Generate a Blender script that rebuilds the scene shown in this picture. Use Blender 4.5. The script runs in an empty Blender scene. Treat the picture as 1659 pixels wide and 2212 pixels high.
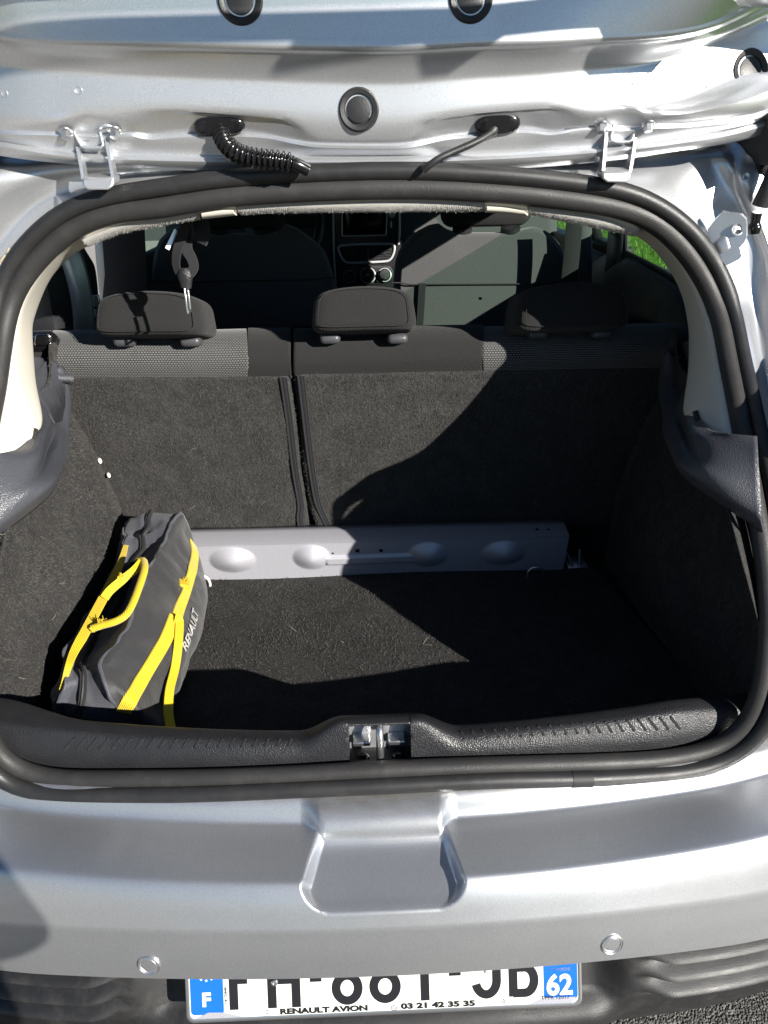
import bpy, bmesh, math, random
import numpy as np
from mathutils import Vector, Matrix, noise
from mathutils.bvhtree import BVHTree
random.seed(7); np.random.seed(7)
R = math.radians
S = bpy.context.scene
COL = S.collection

# ------------------------------------------------------------------ camera, sky, sun, exposure
FPX, PCX, PCY = 1600.0, 829.5, 1106.0          # focal length and centre for a 1659 x 2212 picture
CAM = np.array([0.0, -0.75, 1.43])
_t, _p, _q = R(26.0), R(1.17), R(1.13)
FW = np.array([math.sin(_p)*math.cos(_t), math.cos(_p)*math.cos(_t), -math.sin(_t)])
_r0 = np.array([math.cos(_p), -math.sin(_p), 0.0]); _u0 = np.cross(_r0, FW)
RT = math.cos(_q)*_r0 - math.sin(_q)*_u0
UP = math.sin(_q)*_r0 + math.cos(_q)*_u0
cd = bpy.data.cameras.new('camera'); cam = bpy.data.objects.new('camera', cd); COL.objects.link(cam)
m = Matrix.Identity(4)
for i in range(3):
    m[i][0], m[i][1], m[i][2], m[i][3] = RT[i], UP[i], -FW[i], CAM[i]
cam.matrix_world = m
cd.sensor_fit = 'VERTICAL'; cd.sensor_height = 24.0; cd.lens = 24.0*FPX/2212.0
cd.clip_start = 0.05; cd.clip_end = 500
S.camera = cam

SUN = np.array([0.375, -0.40, 0.205]); SUN /= np.linalg.norm(SUN)      # direction towards the sun
S.world = bpy.data.worlds.new('World'); S.world.use_nodes = True
wn = S.world.node_tree.nodes; wl = S.world.node_tree.links
bg = wn.get('Background') or wn.new('ShaderNodeBackground')
sky = wn.new('ShaderNodeTexSky'); sky.sky_type = 'NISHITA'; sky.sun_disc = False
sky.sun_elevation = math.asin(SUN[2]); sky.sun_rotation = math.atan2(SUN[0], SUN[1])
sky.air_density = 1.0; sky.dust_density = 0.0; sky.ozone_density = 3.0; sky.altitude = 1500
wl.new(sky.outputs[0], bg.inputs[0]); bg.inputs[1].default_value = 0.055
sl = bpy.data.lights.new('sun', 'SUN'); sl.energy = 5.0; sl.angle = R(0.5); sl.color = (1.0, 0.955, 0.88)
so = bpy.data.objects.new('sun', sl); COL.objects.link(so)
so.rotation_euler = Vector(SUN).to_track_quat('Z', 'Y').to_euler(); so.location = (4, -5, 6)
S.view_settings.view_transform = 'Standard'; S.view_settings.look = 'None'
S.view_settings.gamma = 1.0; S.view_settings.exposure = 0.9
S.cycles.max_bounces = 8; S.cycles.transparent_max_bounces = 12
S.cycles.caustics_reflective = False; S.cycles.caustics_refractive = False

# ------------------------------------------------------------------ geometry helpers
def ray(x, y): return FW + RT*(x-PCX)/FPX - UP*(y-PCY)/FPX
def aY(x, y, Y): d = ray(x, y); return CAM + d*(Y-CAM[1])/d[1]
def aZ(x, y, Z): d = ray(x, y); return CAM + d*(Z-CAM[2])/d[2]
def aX(x, y, X): d = ray(x, y); return CAM + d*(X-CAM[0])/d[0]
_zk = (.60, .75, .90, 1.0, 1.1, 1.2, 1.3, 1.4, 1.5)
_yk = (0, 0, .070, .150, .285, .372, .410, .440, .50)
def gY(x, z):                                   # face of the boot opening: upright below the waist, raked above it
    return float(np.interp(z, _zk, _yk) + np.interp(z, (.75, 1.0, 1.2, 1.4), (.15, .22, .23, .16))*x*x)
def sY(x, z): return .825 - .20*(z-.62)         # rear face of the rear seat
def solve(x, y, fn, off):
    d = ray(x, y); lo, hi = .25, 4.0
    for _ in range(40):
        t = (lo+hi)/2; p = CAM + d*t
        if p[1] - fn(p[0], p[2]) - off < 0: lo = t
        else: hi = t
    return CAM + d*(lo+hi)/2
def aG(x, y, o=0.0): return solve(x, y, gY, o)
def aS(x, y, o=0.0): return solve(x, y, sY, o)
FN = {'Y': aY, 'Z': aZ, 'X': aX, 'G': aG, 'S': aS}
def cv(kind, val, *pts):
    f = FN[kind]
    if isinstance(val, (int, float)): val = [val]*len(pts)
    return np.array([f(p[0], p[1], v) for p, v in zip(pts, val)])
def mir(c): c = np.array(c, float).copy(); c[:, 0] *= -1; return c
def catmull(P, k, closed=False):
    P = np.asarray(P, float); n = len(P)
    if k <= 1 and not closed: return P
    out = []; rng = n if closed else n-1
    for i in range(rng):
        if closed: a, b, c, d = P[(i-1) % n], P[i], P[(i+1) % n], P[(i+2) % n]
        else: a, b, c, d = P[max(i-1, 0)], P[i], P[i+1], P[min(i+2, n-1)]
        for j in range(k):
            t = j/k
            # centripetal-ish: plain cubic Hermite with clamped tangents
            m1, m2 = (c-a)/2, (d-b)/2
            L = np.linalg.norm(c-b)
            for mm in (m1, m2):
                l = np.linalg.norm(mm)
                if l > L*1.2 and l > 0: mm *= L*1.2/l
            out.append((2*t**3-3*t**2+1)*b + (t**3-2*t**2+t)*m1 + (-2*t**3+3*t**2)*c + (t**3-t**2)*m2)
    if not closed: out.append(P[-1])
    return np.array(out)
def resample(P, n, smooth=True, closed=False):
    P = np.asarray(P, float)
    Q = catmull(P, 10, closed) if smooth and len(P) > 2 else P
    if closed: Q = np.vstack([Q, Q[:1]])
    s = np.r_[0, np.cumsum(np.linalg.norm(np.diff(Q, axis=0), axis=1))]
    t = np.linspace(0, s[-1], n+1)[:-1] if closed else np.linspace(0, s[-1], n)
    return np.stack([np.interp(t, s, Q[:, i]) for i in range(3)], 1)

class MB:
    def __init__(self): self.v = []; self.f = []; self.uv = []; self.mi = []
    def add(self, verts, faces, uvs=None, mi=0):
        o = len(self.v)
        self.v.extend([tuple(map(float, p)) for p in verts])
        for f in faces:
            self.f.append(tuple(o+i for i in f)); self.mi.append(mi)
            self.uv.append([uvs[i] for i in f] if uvs is not None else [(0, 0)]*len(f))
        return self
    def grid(self, G, cu=False, cvv=False, flip=False, mi=0):
        G = np.asarray(G, float); a, b = G.shape[:2]
        us = np.r_[0, np.cumsum(np.linalg.norm(np.diff(G, axis=0), axis=2).mean(1))]
        vs = np.r_[0, np.cumsum(np.linalg.norm(np.diff(G, axis=1), axis=2).mean(0))]
        uv = [(vs[j], us[i]) for i in range(a) for j in range(b)]
        F = []
        for i in range(a if cu else a-1):
            for j in range(b if cvv else b-1):
                i2, j2 = (i+1) % a, (j+1) % b
                q = (i*b+j, i*b+j2, i2*b+j2, i2*b+j)
                F.append(q[::-1] if flip else q)
        return self.add(G.reshape(-1, 3), F, uv, mi)
    def tube(self, path, r, seg=10, closed=False, caps=True, sx=1.0, mi=0):
        P = np.asarray(path, float); n = len(P)
        r = np.full(n, r) if np.isscalar(r) else np.asarray(r)
        T = np.roll(P, -1, 0) - np.roll(P, 1, 0) if closed else np.gradient(P, axis=0)
        T /= np.linalg.norm(T, axis=1)[:, None] + 1e-12
        ref = np.array([0, 0, 1.0]) if abs(T[0][2]) < .9 else np.array([1.0, 0, 0])
        N = np.cross(T[0], ref); N /= np.linalg.norm(N); rings = []
        for i in range(n):
            N = N - T[i]*(N@T[i]); N /= np.linalg.norm(N)+1e-12; B = np.cross(T[i], N)
            rings.append([P[i] + r[i]*(math.cos(a)*N*sx + math.sin(a)*B) for a in np.linspace(0, 2*math.pi, seg, endpoint=False)])
        self.grid(np.array(rings), cu=closed, cvv=True, mi=mi)
        if caps and not closed:
            for k, ring in ((0, rings[0]), (-1, rings[-1])):
                idx = list(range(seg)); self.add(ring, [idx if k == 0 else idx[::-1]], mi=mi)
        return self
    def box(self, c, x, y, z, mi=0):
        c, x, y, z = [np.asarray(q, float) for q in (c, x, y, z)]
        V = [c+sx*x+sy*y+sz*z for sx in (-1, 1) for sy in (-1, 1) for sz in (-1, 1)]
        F = [(0, 1, 3, 2), (4, 6, 7, 5), (0, 4, 5, 1), (2, 3, 7, 6), (0, 2, 6, 4), (1, 5, 7, 3)]
        return self.add(V, F, mi=mi)
    def bar(self, p, q, w, t, up=(0, 0, 1)):            # square bar from p to q, widths w (across) and t (along up)
        p, q = np.asarray(p, float), np.asarray(q, float); d = q-p; L = np.linalg.norm(d); d /= L
        u = np.asarray(up, float); s = np.cross(d, u); s /= np.linalg.norm(s)+1e-9; u = np.cross(s, d)
        return self.box((p+q)/2, d*L/2, s*w/2, u*t/2)
    def lathe(self, o, ax, prof, seg=28, ell=1.0, side=None, mi=0):
        o, ax = np.asarray(o, float), np.asarray(ax, float); ax = ax/np.linalg.norm(ax)
        ref = np.asarray(side, float) if side is not None else (np.array([0, 0, 1.0]) if abs(ax[2]) < .9 else np.array([1.0, 0, 0]))
        u = ref - ax*(ref@ax); u /= np.linalg.norm(u); w = np.cross(ax, u)
        G = [[o + ax*h + rr*(math.cos(a)*u*ell + math.sin(a)*w) for a in np.linspace(0, 2*math.pi, seg, endpoint=False)] for rr, h in prof]
        return self.grid(np.array(G), cvv=True, mi=mi)
    def cushion(self, ring, n, d, bulge=.02, inset=.9, back=True, mi=0):
        # ring: closed outline; n: outward normal; d: thickness behind; rounded shoulder and bulging face
        P = np.asarray(ring, float); n = np.asarray(n, float); n = n/np.linalg.norm(n); c = P.mean(0)
        rows = []
        if back: rows += [c + (P-c)*.3 - n*d, c + (P-c)*.92 - n*d]
        rows += [c+(P-c)*1.0 - n*d*.8, P - n*d*.25, c+(P-c)*(1-(1-inset)*.35) - n*d*.06, c+(P-c)*inset + n*bulge*.35,
                 c+(P-c)*inset*.75 + n*bulge*.75, c+(P-c)*inset*.4 + n*bulge, c+(P-c)*.02 + n*bulge]
        return self.grid(np.array(rows), cvv=True, mi=mi)
    def ribbon(self, path, nrm, w, t=.0016, mi=0):       # flat webbing with thickness
        P = np.asarray(path, float); N = np.asarray(nrm, float)
        if N.ndim == 1: N = np.tile(N, (len(P), 1))
        T = np.gradient(P, axis=0); T /= np.linalg.norm(T, axis=1)[:, None]+1e-12
        Sd = np.cross(T, N); Sd /= np.linalg.norm(Sd, axis=1)[:, None]+1e-12
        w = np.full(len(P), w) if np.isscalar(w) else np.asarray(w); w = w[:, None]/2
        G = np.stack([P-Sd*w, P-Sd*w*.9+N*t, P+Sd*w*.9+N*t, P+Sd*w, P+Sd*w*.9-N*t*.3, P-Sd*w*.9-N*t*.3], 1)
        self.grid(G, cvv=True, mi=mi)
        for g in (G[0], G[-1]): self.add(g, [tuple(range(6))], mi=mi)
        return self

def link(o, parent):
    COL.objects.link(o)
    if parent is not None:
        o.parent = parent; o.matrix_parent_inverse = PINV.get(parent.name, Matrix.Identity(4))
    return o
PINV = {}
def build(name, mb, mat, parent=None, smooth=True, sharp=38, solid=0, soff=-1, sub=0, bevel=0, bseg=2):
    me = bpy.data.meshes.new(name)
    if isinstance(mb, MB):
        me.from_pydata(mb.v, [], mb.f)
        uvl = me.uv_layers.new(name='UVMap')
        flat = [c for f in mb.uv for p in f for c in p]
        uvl.data.foreach_set('uv', flat)
        if any(mb.mi): me.polygons.foreach_set('material_index', mb.mi)
        bm = bmesh.new(); bm.from_mesh(me)
        bmesh.ops.remove_doubles(bm, verts=bm.verts, dist=1e-6)
        bmesh.ops.recalc_face_normals(bm, faces=bm.faces)
        bm.to_mesh(me); bm.free()
    else:
        mb.to_mesh(me); mb.free()
    for mm in (mat if isinstance(mat, (list, tuple)) else [mat]): me.materials.append(mm)
    if smooth:
        me.shade_smooth(); me.set_sharp_from_angle(angle=R(sharp))
    o = bpy.data.objects.new(name, me); link(o, parent)
    if bevel:
        b = o.modifiers.new('bevel', 'BEVEL'); b.width = bevel; b.segments = bseg; b.limit_method = 'ANGLE'; b.angle_limit = R(35); b.harden_normals = False
    if sub:
        s = o.modifiers.new('sub', 'SUBSURF'); s.levels = s.render_levels = sub
    if solid:
        s = o.modifiers.new('solid', 'SOLIDIFY'); s.thickness = solid; s.offset = soff
    return o
def loftG(curves, n=60, k=6, smooth=True):
    C = np.array([resample(c, n, smooth) for c in curves])
    if k > 1: C = np.stack([catmull(C[:, j], k) for j in range(n)], 1)
    return C
def loft(name, curves, mat, parent, n=60, k=6, solid=.002, soff=-1, smooth=True, **kw):
    return build(name, MB().grid(loftG(curves, n, k, smooth)), mat, parent, solid=solid, soff=soff, **kw)
def rbox(name, c, size, rot, mat, parent, bev=.02, seg=4, taper=None, sharp=60):
    bm = bmesh.new(); bmesh.ops.create_cube(bm, size=1)
    for v in bm.verts:
        v.co = Vector((v.co.x*size[0], v.co.y*size[1], v.co.z*size[2]))
        if taper: v.co = Vector(taper(v.co))
    bmesh.ops.bevel(bm, geom=bm.edges[:], offset=bev, segments=seg, affect='EDGES', profile=.5)
    M = Matrix.Translation(Vector(c)) @ (rot if isinstance(rot, Matrix) else Matrix.Identity(4))
    bm.transform(M)
    return build(name, bm, mat, parent, sharp=sharp)
def copy(o, parent, M=None):
    c = o.copy(); COL.objects.link(c)
    c.parent = parent; c.matrix_parent_inverse = PINV.get(parent.name, Matrix.Identity(4))
    if M is not None: c.matrix_basis = M @ o.matrix_basis
    return c
MIR = Matrix.Scale(-1, 4, (1, 0, 0))
def thing(name, loc, label, cat, group=None):
    o = bpy.data.objects.new(name, None); COL.objects.link(o); o.location = loc
    o['label'] = label; o['category'] = cat
    if group: o['group'] = group
    o.empty_display_size = .1
    PINV[o.name] = Matrix.Translation(-Vector(loc))
    return o

# ------------------------------------------------------------------ materials
def mat(name, base, rough=.5, metal=0.0, **kw):
    m = bpy.data.materials.new(name); m.use_nodes = True
    nt = m.node_tree; b = nt.nodes['Principled BSDF']
    b.inputs['Base Color'].default_value = (*base, 1); b.inputs['Roughness'].default_value = rough
    b.inputs['Metallic'].default_value = metal
    for k, v in kw.items(): b.inputs[k.replace('_', ' ')].default_value = v
    m['_b'] = 1
    return m
def nd(m, t, **kw):
    n = m.node_tree.nodes.new(t)
    for k, v in kw.items():
        if k in n.inputs: n.inputs[k].default_value = v
        else: setattr(n, k, v)
    return n
def lk(m, a, b): m.node_tree.links.new(a, b)
def bsdf(m): return m.node_tree.nodes['Principled BSDF']
def coord(m, uv=False, scale=(1, 1, 1), rot=(0, 0, 0)):
    t = nd(m, 'ShaderNodeTexCoord'); mp = nd(m, 'ShaderNodeMapping'); mp.inputs['Scale'].default_value = scale; mp.inputs['Rotation'].default_value = rot
    lk(m, t.outputs['UV' if uv else 'Object'], mp.inputs[0]); return mp.outputs[0]
def ramp(m, fac, stops):
    r = nd(m, 'ShaderNodeValToRGB'); e = r.color_ramp.elements
    while len(e) < len(stops): e.new(.5)
    for i, (p, c) in enumerate(stops):
        e[i].position = p; e[i].color = (*c, 1) if len(c) == 3 else c
    lk(m, fac, r.inputs[0]); return r.outputs[0]
def tex_noise(m, v, s, detail=3, rough=.6, dist=0):
    n = nd(m, 'ShaderNodeTexNoise'); n.inputs['Scale'].default_value = s; n.inputs['Detail'].default_value = detail
    n.inputs['Roughness'].default_value = rough; n.inputs['Distortion'].default_value = dist
    if v is not None: lk(m, v, n.inputs['Vector'])
    return n.outputs['Fac']
def bump(m, h, strength=.3, dist=.001, prev=None):
    b = nd(m, 'ShaderNodeBump'); b.inputs['Strength'].default_value = strength; b.inputs['Distance'].default_value = dist
    lk(m, h, b.inputs['Height'])
    if prev is not None: lk(m, prev, b.inputs['Normal'])
    return b.outputs[0]
def setn(m, n): lk(m, n, bsdf(m).inputs['Normal'])
def mixc(m, f, a, b, mode='MIX'):
    x = nd(m, 'ShaderNodeMix', data_type='RGBA', blend_type=mode)
    if isinstance(f, float): x.inputs[0].default_value = f
    else: lk(m, f, x.inputs[0])
    for s, q in ((6, a), (7, b)):
        if isinstance(q, tuple): x.inputs[s].default_value = (*q, 1)
        else: lk(m, q, x.inputs[s])
    return x.outputs[2]

def silver(name, base, rough, metal, coat, dirt=0.0, scratch=0.0):
    m = mat(name, base, rough, metal, Coat_Weight=coat, Coat_Roughness=.12)
    c = coord(m)
    fl = tex_noise(m, c, 1100, 2, .8)
    col = ramp(m, fl, [(.3, tuple(x*.74 for x in base)), (.72, tuple(min(1, x*1.2) for x in base))])
    if dirt:
        d1 = tex_noise(m, c, 7, 5, .65); d2 = tex_noise(m, c, 160, 3)
        msk = ramp(m, d1, [(.5, (0, 0, 0)), (.75, (dirt,)*3)])
        col = mixc(m, msk, col, (.40, .35, .27))
        rr = ramp(m, d1, [(.4, (rough,)*3), (.8, (rough+.05,)*3)]); lk(m, rr, bsdf(m).inputs['Roughness'])
    if dirt and scratch:                            # road film that collects along the seal
        sp = nd(m, 'ShaderNodeSeparateXYZ'); lk(m, c, sp.inputs[0])
        mr = nd(m, 'ShaderNodeMapRange'); lk(m, sp.outputs['Z'], mr.inputs[0]); mr.inputs[1].default_value = .621; mr.inputs[2].default_value = .638
        dn = ramp(m, tex_noise(m, coord(m, scale=(1, 3, 3)), 26, 5, .7), [(.38, (0, 0, 0)), (.62, (1, 1, 1))])
        mm = nd(m, 'ShaderNodeMath', operation='MULTIPLY'); lk(m, mr.outputs[0], mm.inputs[0]); lk(m, dn, mm.inputs[1])
        m2 = nd(m, 'ShaderNodeMath', operation='MULTIPLY'); lk(m, mm.outputs[0], m2.inputs[0]); m2.inputs[1].default_value = .6
        col = mixc(m, m2.outputs[0], col, (.34, .27, .16))
    if scratch:
        for k, (an, sc) in enumerate(((.3, 1), (-.7, 1.3), (1.2, .8))):
            cc = coord(m, scale=(14*sc, 420*sc, 300), rot=(.2, .1, an))
            sN = tex_noise(m, cc, 1.0, 2, .5)
            msk = ramp(m, sN, [(.74, (0, 0, 0)), (.78, (scratch,)*3)])
            col = mixc(m, msk, col, (.85, .86, .88))
    lk(m, col, bsdf(m).inputs['Base Color'])
    setn(m, bump(m, fl, .10, .0004))
    return m
M = {}
M['silver'] = silver('silver_paint', (.60, .615, .645), .34, .72, .35, dirt=.10)
M['silver_inner'] = silver('silver_inner_paint', (.70, .71, .73), .36, .78, .2, dirt=.10)
M['bumper'] = silver('silver_bumper_paint', (.60, .612, .635),   .36, .84, .25, dirt=.05, scratch=.20)
M['beam'] = silver('grey_beam_paint', (.50, .50, .55), .42, .35, .1, dirt=.12)
def grain(name, base, rough, sc=900, st=.35, spec=.5, dust=0.0):
    m = mat(name, base, rough, 0, Specular_IOR_Level=spec)
    c = coord(m)
    v = nd(m, 'ShaderNodeTexVoronoi', feature='SMOOTH_F1'); v.inputs['Scale'].default_value = sc; lk(m, c, v.inputs['Vector'])
    n1 = tex_noise(m, c, 14, 4)
    if dust:
        dn = tex_noise(m, c, 30, 5, .7)
        msk = ramp(m, dn, [(.48, (0, 0, 0)), (.8, (dust,)*3)])
        lk(m, mixc(m, msk, base, (.30, .28, .25)), bsdf(m).inputs['Base Color'])
    rr = ramp(m, n1, [(.3, (rough-.08,)*3), (.7, (rough+.1,)*3)]); lk(m, rr, bsdf(m).inputs['Roughness'])
    setn(m, bump(m, v.outputs['Distance'], st, .0011))
    return m
M['rubber'] = grain('black_rubber', (.020, .020, .021), .44, 800, .22, .5, dust=.05)
M['seal_soft'] = grain('soft_black_seal', (.027, .026, .026), .52, 600, .30, .45, dust=.06)
M['plastic'] = grain('dark_grey_plastic', (.017, .0175, .020), .44, 560, .75, .5, dust=.03)
M['plastic_grey'] = grain('blue_grey_plastic', (.062, .065, .076), .40, 620, .7, .5, dust=.03)
M['plastic_black'] = grain('black_bumper_plastic', (.018, .018, .019), .48, 900, .3, .5, dust=.10)
M['collar'] = grain('grey_collar_plastic', (.060, .060, .066), .4, 900, .1, .5)
M['cream'] = grain('cream_trim_plastic', (.60, .565, .49), .48, 1500, .12, .4, dust=.06)
M['satin'] = mat('satin_silver_trim', (.62, .62, .64), .35, .2)
M['dash'] = mat('dash_black', (.022, .022, .024), .3)
M['gloss_black'] = mat('gloss_black', (.008, .008, .009), .16)
M['soft_black'] = mat('soft_black', (.012, .012, .013), .6)
M['steel'] = mat('zinc_steel', (.66, .66, .67), .3, .95)
M['chrome'] = mat('chrome', (.8, .8, .82), .12, 1.0)
M['dark'] = mat('dark_interior', (.010, .010, .011), .8)
def fabric(name, base, sc=1100, st=.5, uv=False, lo=.55, hi=1.6, sheen=.15):
    m = mat(name, base, .9, 0, Specular_IOR_Level=.2, Sheen_Weight=sheen, Sheen_Roughness=.5)
    c = coord(m, uv)
    w1 = nd(m, 'ShaderNodeTexWave', wave_type='BANDS', bands_direction='DIAGONAL'); w1.inputs['Scale'].default_value = sc/6.3; w1.inputs['Distortion'].default_value = 1.5; w1.inputs['Detail Scale'].default_value = 30
    lk(m, c, w1.inputs['Vector'])
    n = tex_noise(m, c, sc*.7, 3, .7)
    f = mixc(m, .6, w1.outputs['Fac'], n)
    lk(m, ramp(m, f, [(.25, tuple(x*lo for x in base)), (.8, tuple(min(1, x*hi) for x in base))]), bsdf(m).inputs['Base Color'])
    setn(m, bump(m, f, st, .0015)); return m
M['fabric'] = fabric('black_woven_fabric', (.021, .021, .021), 800, .8, sheen=.08)
M['fabric_front'] = fabric('charcoal_front_seat_fabric', (.075, .075, .077), 700, .25, sheen=.25)
M['headlining'] = fabric('pale_headlining', (.50, .485, .455), 1400, .9, lo=.75, hi=1.2)
M['webbing'] = fabric('black_webbing', (.02, .02, .022), 1500, .6)
def carpet(name, a, b, sc):
    m = mat(name, a, .95, 0, Specular_IOR_Level=.1)
    c = coord(m)
    n1 = tex_noise(m, c, sc, 4, .75, .8); n2 = tex_noise(m, c, 18, 3, .6, 1.0)
    n3 = tex_noise(m, coord(m, scale=(1, 1, .35)), sc*.55, 3, .7, 1.5)
    f = mixc(m, .45, n1, n3)
    col = ramp(m, f, [(.34, tuple(x*.55 for x in a)), (.52, a), (.72, b)])
    col = mixc(m, ramp(m, n2, [(.35, (.0,)*3), (.72, (.45,)*3)]), col, tuple(x*1.2 for x in b), 'SOFT_LIGHT')
    lk(m, col, bsdf(m).inputs['Base Color'])
    setn(m, bump(m, f, .9, .004)); return m
M['carpet'] = carpet('charcoal_boot_carpet', (.054, .0525, .051), (.130, .125, .119), 330)
M['fibre'] = mat('carpet_pile', (.074, .072, .069), .9, 0, Specular_IOR_Level=.25)
M['lint'] = mat('pale_lint', (.24, .215, .18), .8)
# honeycomb seat cloth: pale knots in staggered rows on black
def mesh_cloth(name, hi, lo):
    m = mat(name, lo, .85, 0, Specular_IOR_Level=.25, Sheen_Weight=.2)
    c = coord(m, True)
    br = nd(m, 'ShaderNodeTexBrick'); lk(m, c, br.inputs['Vector']); br.offset = .5
    br.inputs['Scale'].default_value = 1.0; br.inputs['Mortar Size'].default_value = .0011; br.inputs['Mortar Smooth'].default_value = .35
    br.inputs['Brick Width'].default_value = .0058; br.inputs['Row Height'].default_value = .0046
    br.inputs['Color1'].default_value = (1, 1, 1, 1); br.inputs['Color2'].default_value = (.8, .8, .8, 1); br.inputs['Mortar'].default_value = (0, 0, 0, 1)
    n = tex_noise(m, coord(m), 500, 2); n2 = tex_noise(m, coord(m), 9, 2)
    f = mixc(m, .25, br.outputs['Color'], n, 'MULTIPLY')
    col = ramp(m, f, [(.12, lo), (.8, hi)])
    col = mixc(m, ramp(m, n2, [(.35, (0,)*3), (.7, (.5,)*3)]), col, tuple(x*.55 for x in hi))
    lk(m, col, bsdf(m).inputs['Base Color']); setn(m, bump(m, f, .7, .002)); return m
M['mesh_cloth'] = mesh_cloth('honeycomb_seat_cloth', (.165, .164, .160), (.010, .010, .011))
def nylon(name, base, sc):
    m = mat(name, base, .55, 0, Specular_IOR_Level=.5, Sheen_Weight=.2)
    c = coord(m, True)
    w = nd(m, 'ShaderNodeTexWave', bands_direction='X'); w.inputs['Scale'].default_value = sc; lk(m, c, w.inputs['Vector'])
    w2 = nd(m, 'ShaderNodeTexWave', bands_direction='Y'); w2.inputs['Scale'].default_value = sc; lk(m, c, w2.inputs['Vector'])
    f = mixc(m, .5, w.outputs['Fac'], w2.outputs['Fac'])
    d = tex_noise(m, coord(m), 9, 5, .65)
    col = ramp(m, f, [(.3, tuple(x*.5 for x in base)), (.75, tuple(x*1.6 for x in base))])
    col = mixc(m, ramp(m, d, [(.45, (0,)*3), (.75, (.35,)*3)]), col, (.12, .115, .10))
    lk(m, col, bsdf(m).inputs['Base Color'])
    n1 = bump(m, f, .4, .0008); n2 = bump(m, tex_noise(m, coord(m), 28, 3, .5), .5, .006, n1); setn(m, n2); return m
M['nylon'] = nylon('black_nylon', (.027, .027, .029), 150)
M['nylon_grey'] = nylon('grey_nylon', (.060, .064, .082), 150)
def yellow():
    m = mat('yellow_webbing', (.72, .52, .01), .6, 0, Sheen_Weight=.2)
    c = coord(m, True)
    w = nd(m, 'ShaderNodeTexWave', bands_direction='DIAGONAL'); w.inputs['Scale'].default_value = 140; lk(m, c, w.inputs['Vector'])
    n = tex_noise(m, coord(m), 40, 4)
    col = ramp(m, w.outputs['Fac'], [(.2, (.50, .34, .004)), (.8, (.80, .60, .012))])
    col = mixc(m, ramp(m, n, [(.5, (0,)*3), (.8, (.25,)*3)]), col, (.45, .34, .05))
    lk(m, col, bsdf(m).inputs['Base Color']); setn(m, bump(m, w.outputs['Fac'], .6, .001)); return m
M['yellow'] = yellow()
M['plate_white'] = mat('plate_white', (.80, .80, .74), .35, 0, Coat_Weight=.3)
M['plate_blue'] = mat('plate_blue', (.008, .135, .56), .35, 0, Coat_Weight=.3)
M['ink'] = mat('plate_black', (.012, .013, .016), .4)
M['white_ink'] = mat('white_print', (.82, .82, .80), .45)
M['grey_ink'] = mat('worn_grey_print', (.38, .37, .36), .6)
M['white_clip'] = mat('white_clip', (.8, .78, .74), .45)
M['screen'] = mat('screen_glass', (.004, .004, .005), .08)
M['sealant'] = mat('rough_sealant', (.44, .38, .26), .8)
def glass(name, tint, refl=.9):
    m = bpy.data.materials.new(name); m.use_nodes = True; nt = m.node_tree; nt.nodes.clear()
    out = nt.nodes.new('ShaderNodeOutputMaterial'); mx = nt.nodes.new('ShaderNodeMixShader')
    tr = nt.nodes.new('ShaderNodeBsdfTransparent'); tr.inputs[0].default_value = (*tint, 1)
    gl = nt.nodes.new('ShaderNodeBsdfGlossy'); gl.inputs['Roughness'].default_value = .02
    mx.inputs[0].default_value = .07; nt.links.new(tr.outputs[0], mx.inputs[1]); nt.links.new(gl.outputs[0], mx.inputs[2])
    nt.links.new(mx.outputs[0], out.inputs[0]); return m
M['glass'] = glass('green_tint_glass', (.62, .78, .68))
M['glass_dark'] = glass('screen_tint_glass', (.70, .78, .74))
def asphalt():
    m = mat('asphalt', (.1, .1, .1), .85)
    c = coord(m)
    v = nd(m, 'ShaderNodeTexVoronoi'); v.inputs['Scale'].default_value = 230; lk(m, c, v.inputs['Vector'])
    n = tex_noise(m, c, 60, 4); n2 = tex_noise(m, c, 1.5, 4)
    col = ramp(m, v.outputs['Color'], [(.1, (.035, .033, .030)), (.55, (.11, .105, .095)), (.95, (.26, .245, .22))])
    col = mixc(m, ramp(m, n2, [(.3, (0,)*3), (.7, (.5,)*3)]), col, (.14, .13, .115))
    lk(m, col, bsdf(m).inputs['Base Color']); setn(m, bump(m, v.outputs['Distance'], 1.0, -.006)); return m
M['asphalt'] = asphalt()
def pale():
    m = mat('pale_concrete', (.42, .39, .34), .9); c = coord(m)
    lk(m, ramp(m, tex_noise(m, c, 30, 6, .7), [(.3, (.33, .30, .26)), (.7, (.52, .48, .42))]), bsdf(m).inputs['Base Color']); return m
M['pale'] = pale()
def grassm():
    m = mat('grass', (.06, .14, .015), .9, 0, Specular_IOR_Level=.2); c = coord(m)
    n = tex_noise(m, c, 9, 5, .7); n2 = tex_noise(m, c, 1.2, 3)
    col = ramp(m, n, [(.3, (.04, .12, .012)), (.55, (.10, .24, .018)), (.8, (.22, .40, .04))])
    col = mixc(m, ramp(m, n2, [(.35, (0,)*3), (.7, (.4,)*3)]), col, (.16, .26, .03))
    lk(m, col, bsdf(m).inputs['Base Color']); return m
M['grass'] = grassm()
M['blade'] = mat('grass_blade', (.10, .22, .02), .6)
M['leaf'] = mat('hedge_leaf', (.035, .055, .018), .6)
M['bark'] = mat('hedge_stem', (.08, .06, .04), .9)

# ------------------------------------------------------------------ the car: bodywork
CAR = thing('hatchback_car', (0, 1.5, 0), 'silver hatchback seen from behind with its tailgate raised and empty boot open', 'car')
def car(name, mb, mt, parent=None, **kw): return build(name, mb, M[mt] if isinstance(mt, str) else mt, parent or CAR, **kw)

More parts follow.
